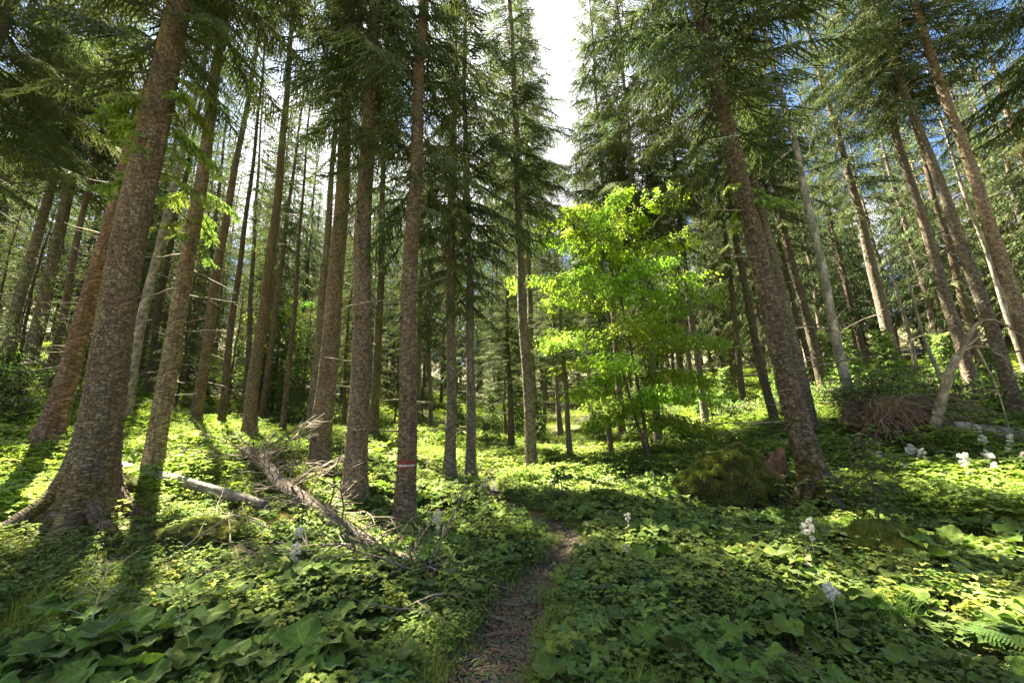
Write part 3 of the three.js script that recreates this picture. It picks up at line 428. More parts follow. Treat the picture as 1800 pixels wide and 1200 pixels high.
// ---------------------------------------------------------------- the young broadleaved tree
function leafTri(g, p, d, n, l, w, c) {                   // a folded pointed leaf of four triangles
  const s = V(0, 0, 0).crossVectors(d, n).normalize(), m = p.clone().addScaledVector(d, l * 0.45), e = p.clone().addScaledVector(d, l).addScaledVector(n, -l * 0.12);
  const a = m.clone().addScaledVector(s, w).addScaledVector(n, w * 0.3), b = m.clone().addScaledVector(s, -w).addScaledVector(n, w * 0.3);
  g.tri(p, a, m, c); g.tri(p, m, b, c); g.tri(a, e, m, c); g.tri(m, e, b, c);
}
function broadleaf({ seed, H, R, foot, stems, leaves, leaf = 0.09, tint, lean = [0, 0] }) {
  const r = rng(seed), wood = new GB(), limb = [], crown = new GB(), tips = [], prof = (t) => Math.pow(Math.sin(Math.PI * clamp(t * 0.86 + 0.12, 0, 1)), 0.7);
  const stemGeos = [];
  for (let s = 0; s < stems; s++) {
    const g = new GB(), a = s * 2.4 + r(), o = V(Math.cos(a) * 0.12 * s, -0.1, Math.sin(a) * 0.12 * s), pts = [];
    for (let i = 0; i <= 10; i++) { const t = i / 10; pts.push(V(o.x + lean[0] * t * H + Math.sin(t * 5 + s * 2) * 0.12 * (s ? 1 : 0.6) + Math.cos(a) * 0.35 * t * (s ? 1 : 0.2), o.y + t * H * (s ? 0.86 : 0.97), o.z + lean[1] * t * H + Math.cos(t * 4 + s) * 0.1 + Math.sin(a) * 0.35 * t * (s ? 1 : 0.2))); }
    g.tube(pts, (t) => lerp(0.075 - 0.015 * s, 0.008, Math.pow(t, 0.8)), 9, [0.55, 0.5, 0.45]); stemGeos.push(g.geo());
    const nb = Math.round(38 / stems + 8);
    for (let k = 0; k < nb; k++) {
      const t = lerp(foot / H, 0.97, (k + r()) / nb), i = Math.min(9, Math.floor(t * 10)), p = pts[i].clone().lerp(pts[i + 1], t * 10 - i), az = k * 2.4 + r() * 0.8, l = R * prof((t * H - foot) / (H - foot)) * (0.65 + 0.5 * r()) + 0.2, ris = lerp(0.25, 0.8, t) + (r() - 0.5) * 0.3;
      const lp = []; for (let q = 0; q <= 5; q++) { const f = q / 5; lp.push(V(p.x + Math.cos(az) * l * f, p.y + l * (ris * f - 0.38 * f * f), p.z + Math.sin(az) * l * f)); }
      const hue = [0.8 + 0.28 * r(), 0.85 + 0.3 * r(), 0.8 + 0.6 * r()], lg = new GB(); lg.tube(lp, (f) => lerp(0.02, 0.004, f), 5, [0.5, 0.45, 0.4]); limb.push(lg.geo());
      for (let q = 1; q <= 5; q++) for (let w = 0; w < 5; w++) {            // twigs in flat layers
        const a2 = az + (w % 2 ? 1 : -1) * (0.5 + 0.7 * r()), l2 = l * 0.32 * (0.5 + 0.8 * r()), e = lp[q].clone().add(V(Math.cos(a2) * l2, (r() - 0.55) * 0.2 - l2 * 0.15, Math.sin(a2) * l2)); wood.tube([lp[q], lp[q].clone().lerp(e, 0.5), e], (f) => 0.005 - 0.003 * f, 3, [0.5, 0.45, 0.35], false); tips.push([lp[q], e, hue]);
      }
    }
  }
  for (let k = 0; k < leaves; k++) {
    const [a, b, hue] = tips[Math.floor(r() * tips.length)], p = a.clone().lerp(b, 0.25 + 0.85 * r()), d = b.clone().sub(a).normalize().multiplyScalar(0.6).add(V((r() - 0.5) * 1.6, -0.25 - 0.5 * r(), (r() - 0.5) * 1.6)).normalize();
    p.x += (r() - 0.5) * 0.2; p.y += (r() - 0.5) * 0.34; p.z += (r() - 0.5) * 0.2;
    const q = 0.7 + 0.6 * r(), c = [tint[0] * q * (0.85 + 0.3 * r()) * hue[0], tint[1] * q * hue[1], tint[2] * q * hue[2]], n = V((r() - 0.5) * 1.5, 1, (r() - 0.5) * 1.5).normalize();
    leafTri(crown, p, d, n, leaf * (0.7 + 0.6 * r()), leaf * 0.3, c);
  }
  return { stemGeos, limb, wood: wood.geo(), crown: crown.geo() };
}
function plantTree(name, label, category, pos, b, group) {
  const t = thing(name, label, category, pos, group);
  for (const g of b.stemGeos) mesh('stem', g, M.deadWood, t);
  for (const g of b.limb) mesh('limb', g, M.deadWood, t);
  const w = mesh('twigs', b.wood, M.deadWood, t); w.userData.kind = 'stuff';
  const c = mesh('crown', b.crown, M.leaves, t); c.userData.kind = 'stuff';
  return t;
}
plantTree('young_broadleaf_tree', 'young broadleaved tree with glowing yellow green leaves and two thin stems', 'tree', onGround(4.4, -13.2, -0.05), broadleaf({ seed: 401, H: 10.6, R: 2.55, foot: 1.4, stems: 2, leaves: 46000, leaf: 0.1, tint: [0.25, 0.37, 0.02], lean: [-0.085, 0.0] }));
plantTree('young_broadleaf_tree', 'small broadleaved sapling glowing green deep in the shade between brown spruces', 'tree', onGround(-13.2, -22.5, -0.05), broadleaf({ seed: 402, H: 7, R: 2.3, foot: 0.8, stems: 2, leaves: 7000, leaf: 0.13, tint: [0.21, 0.34, 0.03] }));

// ---------------------------------------------------------------- bushes and young spruces
const bushGeo = (seed, H, R, n, leaf, tint) => { const b = broadleaf({ seed, H, R, foot: 0.08, stems: 3, leaves: n, leaf, tint }); return b; };
const bushA = bushGeo(411, 1.2, 0.7, 1700, 0.085, [0.19, 0.31, 0.035]), bushB = bushGeo(412, 0.9, 0.8, 1500, 0.08, [0.16, 0.27, 0.04]);
const merged = (b) => { const g = mergeGeometries([...b.stemGeos, ...b.limb, b.wood]); return { wood: g, crown: b.crown }; };
const BU = [merged(bushA), merged(bushB)];
[[-15.8, -11.8, 1], [-14.2, -11.2, 0.8], [-17.5, -12.6, 1.1], [9.5, -10.7, 0.75], [10.3, -10.75, 0.8], [11.2, -11.6, 1.1], [12.6, -11.9, 1.1], [14.6, -11.2, 1.2], [16, -12.2, 1.2], [12.5, -14.6, 1.2], [11, -15.8, 1.1], [15.4, -16.2, 1.4], [8.8, -13.6, 0.7], [13.9, -13.4, 1.0], [17.8, -15.4, 1.4], [6.6, -15.6, 0.8], [-9.3, -18.4, 1.2], [-10.6, -20, 1.4], [-7.9, -19, 1.1], [9.9, -17.6, 1.1], [7.4, -19.4, 1], [12.2, -9.2, 0.55]].forEach(([x, z, s], i) => {
  const lab = x < -13 ? 'leafy green bush on the shaded high bank' : x < 0 ? 'low leafy bush between the far brown trunks' : 'bright green leafy bush on the slope around the uprooted stump';
  const t = thing('leafy_bush', lab, 'bush', onGround(x, z, i === 3 || i === 4 ? 0.85 : -0.05), lab.replace(/^.*?bush/, 'bushes')); t.rotation.y = i * 1.9; t.scale.setScalar(s);
  mesh('stem', BU[i % 2].wood, M.deadWood, t); mesh('foliage', BU[i % 2].crown, M.leaves, t).userData.kind = 'stuff';
});
{
  const r = rng(77), stem = new GB(); stem.tube([V(0, -0.15, 0), V(0.01, 0.6, 0), V(0, 1.98, 0)], (t) => lerp(0.025, 0.004, t), 6, [0.4, 0.32, 0.26]); const sg = stem.geo();
  const put = (x, z, h, k, label, group) => { const t = thing('young_spruce', label, 'tree', onGround(x, z), group); t.scale.setScalar(h / 2); t.rotation.y = r() * 6; mesh('trunk', sg, M.deadWood, t); mesh('crown', YOUNG[k], M.needles, t).userData.kind = 'stuff'; };
  for (const [x, z, h] of [[13.2, -15.2, 2.2], [14.6, -15.0, 2.6], [16.1, -16.4, 2.4], [16.9, -13.6, 2.2], [12.0, -17.4, 2.2], [18.8, -16.6, 2.8], [10.2, -18.6, 2.4], [15.2, -18.8, 3.0], [14, -20, 3], [20, -18, 2.8], [8.9, -18.2, 2.2], [17.4, -19.8, 3], [13.0, -13.2, 1.4]]) put(x, z, h, 0, 'young light green spruce on the sunny slope', 'young spruces on the sunny slope');
  for (const [x, z, h] of [[1.2, -19, 2.0], [-1.2, -20, 2.6], [3.8, -18.2, 2.2], [5.4, -17.6, 2.0], [0.2, -22, 3], [6.4, -19.6, 2.8], [-2.6, -18.8, 1.8], [4.6, -21, 3]]) put(x, z, h, 1, 'small dark spruce at the far end of the clearing', 'small spruces at the end of the clearing');
}

// ---------------------------------------------------------------- logs, stumps, boulder
function logThing(name, label, pts, r0, r1, mat, seed, o = {}) {
  const P = pts.map(([x, z, dy = 0]) => onGround(x, z, dy)), base = P[0].clone(), t = thing(name, label, o.category ?? 'log', base), C = catmull(P.map((p) => p.clone().sub(base)), o.n ?? 60), g = new GB();
  g.tube(C, (q) => (a) => lerp(r0, r1, q) * (1 + 0.16 * (noise2(q * 40, Math.sin(a) * 2 + 5, seed) - 0.5) + 0.14 * (noise2(q * 90, Math.cos(a) * 3 + 9, seed + 1) - 0.5) + 0.05 * Math.sin(a * 3 + q * 6)), 18, (q) => o.col ? o.col(q) : [1, 1, 1].map((k) => k * (0.8 + 0.4 * noise2(q * 30, 3, seed))));
  mesh('trunk', g.geo(), mat, t);
  return [t, C];
}
logThing('fallen_log', 'pale peeled log lying beside the brown scaly spruce', [[-9.2, -8.5, 0.4], [-7.7, -7.75, 0.36], [-6.5, -7.4, 0.32], [-5.4, -7.2, 0.28], [-4.2, -6.9, 0.16]], 0.115, 0.07, M.snag, 3);
logThing('fallen_log', 'thinner pale log lying behind the brown scaly spruce', [[-9.3, -8.5, 0.2], [-8.2, -8.7, 0.22], [-6.9, -9.25, 0.2]], 0.1, 0.08, M.snag, 5);
logThing('fallen_log', 'thick pale log end beside the uprooted stump', [[10.9, -9.9, 0.28], [12.2, -8.9, 0.22], [14.5, -7.4, 0.2]], 0.2, 0.18, M.snag, 7);
{ // dead spruce fallen towards the trail, with its bare branches
  const [t, C] = logThing('fallen_dead_spruce', 'fallen dead spruce with bare branches, its mossy tip near the trail', [[-6.2, -9.2, 0.4], [-5.2, -8.4, 0.42], [-4.4, -7.6, 0.38], [-3.4, -6.8, 0.24], [-2.55, -6.1, 0.18], [-1.6, -5.05, 0.13], [-1.05, -4.42, 0.08], [-0.7, -4.02, 0.02]], 0.12, 0.05, M.barkGrey, 9, { category: 'dead tree', n: 120, col: (q) => q > 0.76 && noise2(q * 60, 1, 4) + (q - 0.76) * 3 > 0.62 ? [1.5, 1.2, 0.15] : [1, 1, 1].map((k) => k * (0.9 + 0.5 * noise2(q * 40, 3, 9))) });
  const r = rng(505), shapes = []; for (let k = 0; k < 8; k++) shapes.push(deadBranchGeo(600 + k, 0.5 + 0.14 * k, 2 + k, 0.012 + 0.0012 * k));
  for (let k = 0; k < 96; k++) {
    const q = Math.pow(r(), 1.25) * 0.97, i = Math.floor(q * 119), m = mesh('dead_branch', shapes[Math.floor(r() * 8)], M.deadWood, t), a = r() * 6.28; m.position.copy(C[i]);
    const tan = C[i + 1].clone().sub(C[i]).normalize(), out = V(Math.cos(a), Math.abs(Math.sin(a)) * 0.9 + 0.05, Math.sin(a)).normalize().addScaledVector(tan, 0.35).normalize();
    m.quaternion.setFromUnitVectors(V(1, 0, 0), out); m.scale.setScalar((0.5 + 0.7 * r()) * (q > 0.6 ? 0.75 : 1));
  }
}
{ // loose brushwood between the logs
  const r = rng(515), shapes = []; for (let k = 0; k < 5; k++) shapes.push(deadBranchGeo(640 + k, 0.6 + 0.25 * k, 3 + k, 0.012));
  const where = [[-5.9, -8.4, 1.0, 16], [-4.9, -7.7, 0.8, 16], [-3.9, -6.9, 0.7, 12], [-2.6, -6.5, 0.8, 8], [-3.0, -5.2, 1.4, 8], [-1.2, -4.5, 0.7, 10], [-5.6, -9.6, 1.2, 8], [2.5, -3.4, 1.2, 5], [9.4, -9.6, 1, 6]];
  for (const [x, z, s, n] of where) for (let k = 0; k < n; k++) {
    const px = x + (r() - 0.5) * 2 * s, pz = z + (r() - 0.5) * 2 * s, lab = x < 1 ? 'dry bare stick lying by the fallen dead spruce' : 'dry bare stick lying among the leaves right of the trail'.replace(' right of', ' across');
    const m = mesh('dry_stick', shapes[Math.floor(r() * 5)], M.deadWood); m.userData = { label: x < 1 ? lab : x > 6 ? 'dry bare stick beneath the uprooted stump' : 'dry bare stick among the broad leaves beside the trail', category: 'stick', group: 'dry sticks on the forest floor' };
    m.position.copy(onGround(px, pz, 0.03 + 0.12 * r() * (x < 1 && x > -6 ? 1 : 0.2))); m.rotation.set(0, r() * 6.28, 0); m.rotateZ(x < 0 ? (r() - 0.2) * 0.7 : (r() - 0.4) * 0.2); m.scale.setScalar(0.5 + 0.6 * r());
  }
}
function lump(seed, rx, ry, rz, bump, colf, nu = 64, nv = 40) {
  const g = new GB();
  for (let j = 0; j <= nv; j++) for (let i = 0; i <= nu; i++) {
    const th = j / nv * Math.PI, ph = (i % nu) / nu * 2 * Math.PI, x = Math.sin(th) * Math.cos(ph), y = Math.cos(th), z = Math.sin(th) * Math.sin(ph);
    const n = noise3(x * 1.6 + seed, y * 1.6, z * 1.6 + 5) * 0.55 + noise3(x * 4 + seed, y * 4, z * 4 + 5) * 0.28 + noise3(x * 11, y * 11 + seed, z * 11 + 5) * 0.17, k = 1 + bump * (n - 0.5) * 2;
    g.v(x * rx * k, y * ry * k, z * rz * k, colf(n, y, x, z), ph * rx, th * ry);
  }
  for (let j = 0; j < nv; j++) for (let i = 0; i < nu; i++) { const a = j * (nu + 1) + i, b = a + nu + 1; g.i.push(a, a + 1, b, a + 1, b + 1, b); }
  return g.geo();
}
const mossCol = (n) => { const q = 0.7 + 0.7 * n; return n > 0.5 ? [0.15 * q, 0.18 * q, 0.035 * q] : [0.09 * q, 0.11 * q, 0.03 * q]; };
const mossTuft = (() => { const g = new GB(), r = rng(99); for (let k = 0; k < 34; k++) { const a = r() * 6.28, d = 0.05 * Math.sqrt(r()), h = 0.012 + 0.025 * r(), x = Math.cos(a) * d, z = Math.sin(a) * d, c = [0.11 + 0.09 * r(), 0.15 + 0.09 * r(), 0.03], w = 0.004; g.tri(V(x - w, 0, z), V(x + w, 0, z + w), V(x + (r() - 0.5) * 0.03, h, z + (r() - 0.5) * 0.03), c); } return g.geo(); })();
function furry(parent, geo, n, seed, name = 'moss', scale = 1, above = -0.2) { // moss strands over a lump
  const r = rng(seed), pos = geo.attributes.position, nor = geo.attributes.normal, im = shadows(new THREE.InstancedMesh(mossTuft, M.grass, n)), m4 = new THREE.Matrix4(), q = new THREE.Quaternion(), c = new THREE.Color(); let k = 0, guard = 0;
  while (k < n && guard++ < n * 20) { const i = Math.floor(r() * pos.count), ny = nor.getY(i); if (ny < above) continue; q.setFromUnitVectors(up, V(nor.getX(i), ny, nor.getZ(i)).normalize()); const s = scale * (0.7 + 0.9 * r()); m4.compose(V(pos.getX(i) + (r() - 0.5) * 0.03, pos.getY(i) - 0.004, pos.getZ(i) + (r() - 0.5) * 0.03), q, V(s, s, s)); im.setMatrixAt(k, m4); const b = 0.6 + 0.7 * r(); im.setColorAt(k, c.setRGB(b * (0.9 + 0.3 * r()), b, b)); k++; }
  im.count = k; im.name = name; im.userData.kind = 'stuff'; parent.add(im);
}
const boulderGeo = lump(3, 0.74, 0.74, 0.6, 0.62, mossCol, 96, 60);
{
  const t = thing('mossy_boulder', 'rounded moss covered boulder beside the leaning dark spruce', 'boulder', onGround(4.0, -7.75, 0.42)); const g = mesh('rock', boulderGeo, M.moss, t); furry(t, boulderGeo, 5000, 81, 'moss', 1.15);
}
function mossMound(x, z, sx, sy, sz, seed, label, dy = 0.05) { const geo = lump(seed, sx, sy, sz, 0.6, mossCol, 64, 40), t = thing('mossy_stump', label, 'stump', onGround(x, z, dy)); mesh('stump', geo, M.moss, t); furry(t, geo, Math.round(2600 * sx * sz * 8), seed + 100, 'moss', 1.0, -0.1); return t; }
mossMound(4.1, -4.65, 0.5, 0.26, 0.36, 12, 'low mossy stump with a thin spruce sapling growing out of it', 0.02);
mossMound(-6.2, -6.35, 0.3, 0.24, 0.26, 14, 'small stump with orange moss on top, against the thickest spruce', 0.12);
mossMound(-7.0, -7.3, 0.28, 0.3, 0.26, 16, 'little moss capped stump in front of the pale peeled log', 0.12);
mossMound(-4.15, -5.45, 0.4, 0.15, 0.34, 18, 'dark mossy hump on the sunlit floor between the two left spruces'.replace('left', 'brown'), -0.03);
mossMound(1.9, -8.25, 0.35, 0.15, 0.3, 20, 'dark mossy hump in the leaves just past the bend of the trail', 0.0);
{ // broken rotten stump
  const g = new GB(), N = 36, rows = 16, t = thing('rotten_stump', 'broken reddish rotten stump between the boulder and the leaning spruce', 'stump', onGround(4.85, -7.85, -0.05));
  for (let j = 0; j <= rows; j++) for (let s = 0; s <= N; s++) { const a = (s % N) / N * 6.283, top = 0.55 + 0.6 * noise2(Math.cos(a) * 2 + 4, Math.sin(a) * 2 + 2, 8) + 0.12 * (hash(s % N, 3) - 0.5), y = j / rows * top, rr = 0.34 * (1 + 0.5 * Math.exp(-y * 6)) * (1 + 0.2 * (noise2(Math.cos(a) * 5 + 9, y * 3, 5) - 0.5) + 0.08 * Math.cos(a * 9)); g.v(Math.cos(a) * rr, y, Math.sin(a) * rr, [0.8, 0.56, 0.42].map((q) => q * (0.7 + 0.6 * noise2(s * 0.9, y * 12, 6))), a * 0.3, y); }
  for (let j = rows; j >= 0; j -= 4) for (let s = 0; s <= N; s++) { const a = (s % N) / N * 6.283, top = 0.55 + 0.6 * noise2(Math.cos(a) * 2 + 4, Math.sin(a) * 2 + 2, 8) + 0.12 * (hash(s % N, 3) - 0.5), y = Math.max(0.06, (j / rows) * top - 0.02 * (j === rows ? 0 : 1)), rr = 0.2 * (0.35 + 0.65 * j / rows) + 0.02; g.v(Math.cos(a) * rr, y, Math.sin(a) * rr, [0.62, 0.38, 0.26], a * 0.3, y); }
  for (let j = 0; j < rows + 5; j++) for (let s = 0; s < N; s++) { const a = j * (N + 1) + s, b = a + N + 1; g.i.push(a, b, a + 1, a + 1, b, b + 1); }
  mesh('stump', g.geo(), M.deadWood, t);
}
{ // uprooted stump: soil plate, roots, bent dead stem
  const base = onGround(10.1, -10.5, -0.1), t = thing('uprooted_stump', 'uprooted stump with a tangle of bare roots and a bent pale dead stem', 'stump', base), plate = lump(31, 1.25, 0.72, 0.5, 0.55, (n) => [0.30, 0.2, 0.13].map((q) => q * (0.6 + 0.8 * n)), 72, 40);
  const p = mesh('soil_plate', plate, M.ground, t); p.position.y = 0.55; p.rotation.y = 0.15;
  const r = rng(606);
  for (let k = 0; k < 110; k++) {
    const a = r() * 6.28, up0 = r(), o = V((r() - 0.45) * 2.4, 0.25 + up0 * 0.95, 0.5 + 0.15 * r() - Math.abs(up0 - 0.4) * 0.25), d = V(o.x * 0.5 + (r() - 0.5), -0.1 - r() * 0.9 + up0 * 0.6, 0.9 * r() + 0.1).normalize(), pts = [o], len = 0.3 + 0.7 * r();
    for (let i = 0; i < 7; i++) { d.x += (r() - 0.5) * 0.5; d.y += (r() - 0.5) * 0.5 - 0.12; d.z += (r() - 0.5) * 0.5; d.normalize(); pts.push(pts[i].clone().addScaledVector(d, len / 7)); }
    const g = new GB(), rad = 0.008 + 0.016 * r() * r(), c = k % 3 ? [1.1, 0.9, 0.76] : [1.5, 1.35, 1.2]; g.tube(pts, (q) => lerp(rad, 0.003, q), 5, c); mesh('root', g.geo(), M.deadWood, t);
  }
  const W = (L) => L.map(([x, y, z]) => V(x - base.x, y - base.y, z - base.z));
  const sm1 = new GB(); sm1.tube(catmull(W([[10.55, 1.2, -10.0], [10.63, 1.88, -9.74], [10.71, 2.5, -9.49], [10.82, 2.95, -9.3]]), 20), (q) => lerp(0.115, 0.085, q), 14, (q) => [1.25, 1.2, 1.15]); mesh('dead_stem', sm1.geo(), M.snag, t);
  for (const [L, r0, r1] of [[[[10.8, 2.88, -9.3], [10.97, 3.33, -9.12], [11.17, 3.7, -8.94], [11.28, 3.68, -8.76], [11.65, 3.24, -8.63]], 0.06, 0.01], [[[10.92, 3.1, -9.25], [11.08, 3.26, -9.13], [11.33, 3.48, -9.09]], 0.05, 0.02], [[[10.85, 3.05, -9.25], [11.09, 3.13, -9.06], [11.44, 2.97, -8.99], [11.57, 2.54, -8.98]], 0.035, 0.008], [[[11.09, 3.1, -9.1], [11.15, 2.6, -9.05], [11.25, 1.9, -9.05], [11.2, 1.2, -9.0]], 0.03, 0.01], [[[11.3, 3.0, -9.0], [11.4, 2.7, -8.8], [11.35, 2.3, -8.8]], 0.02, 0.005]]) { const g = new GB(); g.tube(catmull(W(L), 24), (q) => lerp(r0, r1, q), 8, [1.15, 1.05, 0.95]); mesh('bare_limb', g.geo(), M.snag, t); }
}
{ // thin sapling on the low stump, and one by the trail
  const sap = (x, z, h, seed, label) => { const t = thing('spruce_sapling', label, 'tree', onGround(x, z, 0.1)), g = new GB(); g.tube([V(0, -0.15, 0), V(0.015, h * 0.5, 0.01), V(-0.02, h, 0)], (q) => lerp(0.014, 0.003, q), 6, [0.5, 0.42, 0.36]); mesh('stem', g.geo(), M.deadWood, t); const c = mesh('foliage', spruceCrown({ seed, L: h, R: 0.3, whorl: 0.11, per: 3, den: 1.2, dead: 0.3, top: 0.6, fill: 0.55 }), M.needles, t); c.userData.kind = 'stuff'; c.position.y = h * 0.08; };
  sap(4.22, -4.85, 1.15, 701, 'thin sparse spruce sapling standing on the low mossy stump'); sap(0.95, -8.4, 0.6, 702, 'tiny thin spruce sapling just past the bend of the trail');
}
{ // roots across the trail
  const P = [[[-0.32, -3.35], [-0.1, -3.45], [0.12, -3.4], [0.3, -3.55]], [[-0.3, -3.7], [0.0, -3.62], [0.25, -3.75]], [[-0.25, -4.0], [-0.02, -3.92], [0.22, -4.05]], [[-0.45, -3.5], [-0.3, -3.62], [-0.15, -3.6]], [[0.2, -4.75], [0.5, -4.7], [0.75, -4.9]], [[-0.4, -2.95], [-0.15, -3.0], [0.1, -2.92]]];
  P.forEach((L, i) => { const g = new GB(), pts = catmull(L.map(([x, z], k) => onGround(x, z, k === 0 || k === L.length - 1 ? -0.01 : 0.012)), 14), o = pts[0].clone(); g.tube(pts.map((p) => p.clone().sub(o)), (q) => 0.016 - 0.006 * q, 7, [1.0, 0.78, 0.66]); const m = mesh('tree_root', g.geo(), M.deadWood); m.position.copy(o); m.userData = { label: 'bare tree root crossing the earth trail', category: 'root', group: 'roots across the trail' }; });
}

// ---------------------------------------------------------------- plants of the forest floor
const trunksAt = scene.children.filter((o) => o.userData.category === 'tree' && o.position.z > -24).map((o) => o.position);
const free = (x, z, m) => pathDist(x, z) > pathWidth(z) + m && !trunksAt.some((p) => Math.hypot(p.x - x, p.z - z) < 0.28);
const inView = (x, z) => z < -1.4 && Math.abs(x) < 1.6 + -z * 1.5;
function leafGeo(seed, rad, col) {                        // round butterbur leaf with a notch, facing +y, stalk point at the origin
  const r = rng(seed), g = new GB(), N = 27, cup = 0.12 + 0.2 * r(), c2 = col.map((q) => q * 0.85), rings = [0.4, 0.75, 1];
  const mid = g.v(0, 0, 0, c2, 0.45, 0.5);
  for (const q of rings) for (let s = 0; s <= N; s++) {
    const a = (s / N) * 5.75 + 0.27, edge = q === 1 ? 1 + 0.07 * Math.sin(s * 2.1 + seed) + 0.05 * (r() - 0.5) : 1, R = rad * q * edge * (1 + 0.16 * Math.cos(a - Math.PI)) * (s === 0 || s === N ? 0.78 : 1);
    g.v(Math.cos(a) * R - rad * 0.12 * q, rad * (cup * q * q * (q === 1 ? 0.8 : 1) + 0.2 * q * q * Math.sin(s * 0.8 + seed * 2) + (s % 3 === 0 ? -0.035 : 0.025) * q), Math.sin(a) * R, c2, 0.45 + Math.cos(a) * q * 0.42, 0.5 + Math.sin(a) * q * 0.42);
  }
  for (let s = 0; s < N; s++) { const a = mid + 1 + s; g.i.push(mid, a + 1, a); for (let q = 0; q < 2; q++) { const e = a + q * (N + 1), b = e + N + 1; g.i.push(e, e + 1, b + 1, e, b + 1, b); } }
  return g.geo();
}
const LEAF = []; for (let k = 0; k < 8; k++) { const q = 0.8 + 0.08 * k; const w = [1, 1, 1.15, 1, 1.35, 1, 1.1, 0.9][k]; LEAF.push(leafGeo(800 + k, 0.1, [0.20 * q * w, 0.34 * q, 0.045 * q])); }
function butterburParts(seed) {
  const r = rng(seed), out = [], n = 3 + Math.floor(r() * 4);
  for (let k = 0; k < n; k++) {
    const a = k / n * 6.28 + r(), h = 0.1 + 0.17 * r(), d = 0.05 + 0.15 * r(), s = 0.7 + 0.75 * r(), tip = V(Math.cos(a) * d, h, Math.sin(a) * d), g = new GB();
    g.tube([V(0, -0.04, 0), V(tip.x * 0.35, h * 0.6, tip.z * 0.35), tip], (q) => 0.0045 - 0.0015 * q, 4, [0.22, 0.26, 0.1], false);
    const e = new THREE.Euler((r() - 0.5) * 0.7, r() * 6.28, (r() - 0.5) * 0.7);
    out.push({ stem: g.geo(), leaf: Math.floor(r() * 8), pos: tip, rot: e, s });
  }
  return out;
}
const BB = []; for (let k = 0; k < 7; k++) BB.push(butterburParts(820 + k * 3));
const bbMerged = BB.map((p) => mergeGeometries(p.flatMap((q) => { const l = LEAF[q.leaf].clone(); l.applyMatrix4(new THREE.Matrix4().compose(q.pos, new THREE.Quaternion().setFromEuler(q.rot), V(q.s, q.s, q.s))); return [l, q.stem]; })));
const herbMask = (x, z) => { const n = fbm(x * 0.55 + 20, z * 0.55, 3, 71); let m = sstep(-3.6, -2.4, x - (z + 6) * 0.25) ; if (z > -4.6) m = Math.max(m, sstep(-4.2, -2.8, x)); m *= sstep(0.36, 0.5, n + 0.06); return m * (z < -11 ? 0.25 : 1); };
{
  const r = rng(2024), spots = [];
  for (let k = 0; k < 12500; k++) {
    const d = 2 + 15 * Math.pow(r(), 0.75), az = (r() - 0.5) * 2.0, x = Math.sin(az) * d, z = -Math.cos(az) * d, keep = r(), rot = r() * 6.28, s = (0.34 + 0.46 * r()) * (1 + 0.025 * d), v = Math.floor(r() * 7);
    if (!inView(x, z) || !free(x, z, 0.26) || keep > herbMask(x, z) * (x > 2.3 && z > -4 ? 0.35 : 0.55)) continue;
    if (spots.some((q) => Math.abs(q[0] - x) < 0.1 && Math.abs(q[1] - z) < 0.1)) continue;
    spots.push([x, z, rot, s, v]);
  }
  spots.push([-2.35, -2.75, 0.5, 1.0, 0], [-2.55, -2.95, 2.5, 1.1, 3], [-2.1, -2.95, 4, 0.9, 2], [-2.0, -2.7, 1, 0.9, 5], [-1.75, -3.05, 3, 0.8, 4], [-2.75, -2.7, 5, 0.9, 1]);
  spots.sort((a, b) => Math.hypot(a[0], a[1]) - Math.hypot(b[0], b[1]));
  const protos = [];
  spots.slice(0, 290).forEach(([x, z, rot, s, v]) => {
    const lab = 'round leaved butterbur plant on the forest floor near the trail', grp = 'butterbur plants near the trail';
    let t;
    if (!protos[v]) { t = protos[v] = thing('butterbur_plant', lab, 'plant', V(0, 0, 0), grp); for (const q of BB[v]) { const l = mesh('leaf', LEAF[q.leaf], M.broadLeaf, t); l.position.copy(q.pos); l.rotation.copy(q.rot); l.scale.setScalar(q.s); mesh('stalk', q.stem, M.stem, t); } } else t = copyOf(protos[v]);
    t.position.copy(onGround(x, z)); t.rotation.set(0, rot, 0); t.scale.setScalar(s);
  });
  const rest = spots.slice(290), m4 = new THREE.Matrix4(), e = new THREE.Quaternion(), c = new THREE.Color();
  for (let v = 0; v < 1; v++) {
    const per = BB.map((_, k) => rest.filter((q) => q[4] === k));
    const geo = bbMerged;
    const root = new THREE.Group(); root.name = 'butterbur_leaves'; root.userData = { kind: 'stuff', label: 'carpet of round butterbur leaves farther along the trail', category: 'plants' }; scene.add(root);
    per.forEach((list, k) => { const im = shadows(new THREE.InstancedMesh(geo[k], M.broadLeaf, list.length)); list.forEach(([x, z, rot, s], i) => { m4.compose(onGround(x, z), e.setFromAxisAngle(up, rot), V(s, s, s)); im.setMatrixAt(i, m4); const b = 0.8 + 0.5 * hash(i, k); im.setColorAt(i, c.setRGB(b * 1.05, b, b)); }); im.name = 'leaf_cluster'; im.userData.kind = 'stuff'; root.add(im); });
  }
  console.log('butterbur', spots.length);
}
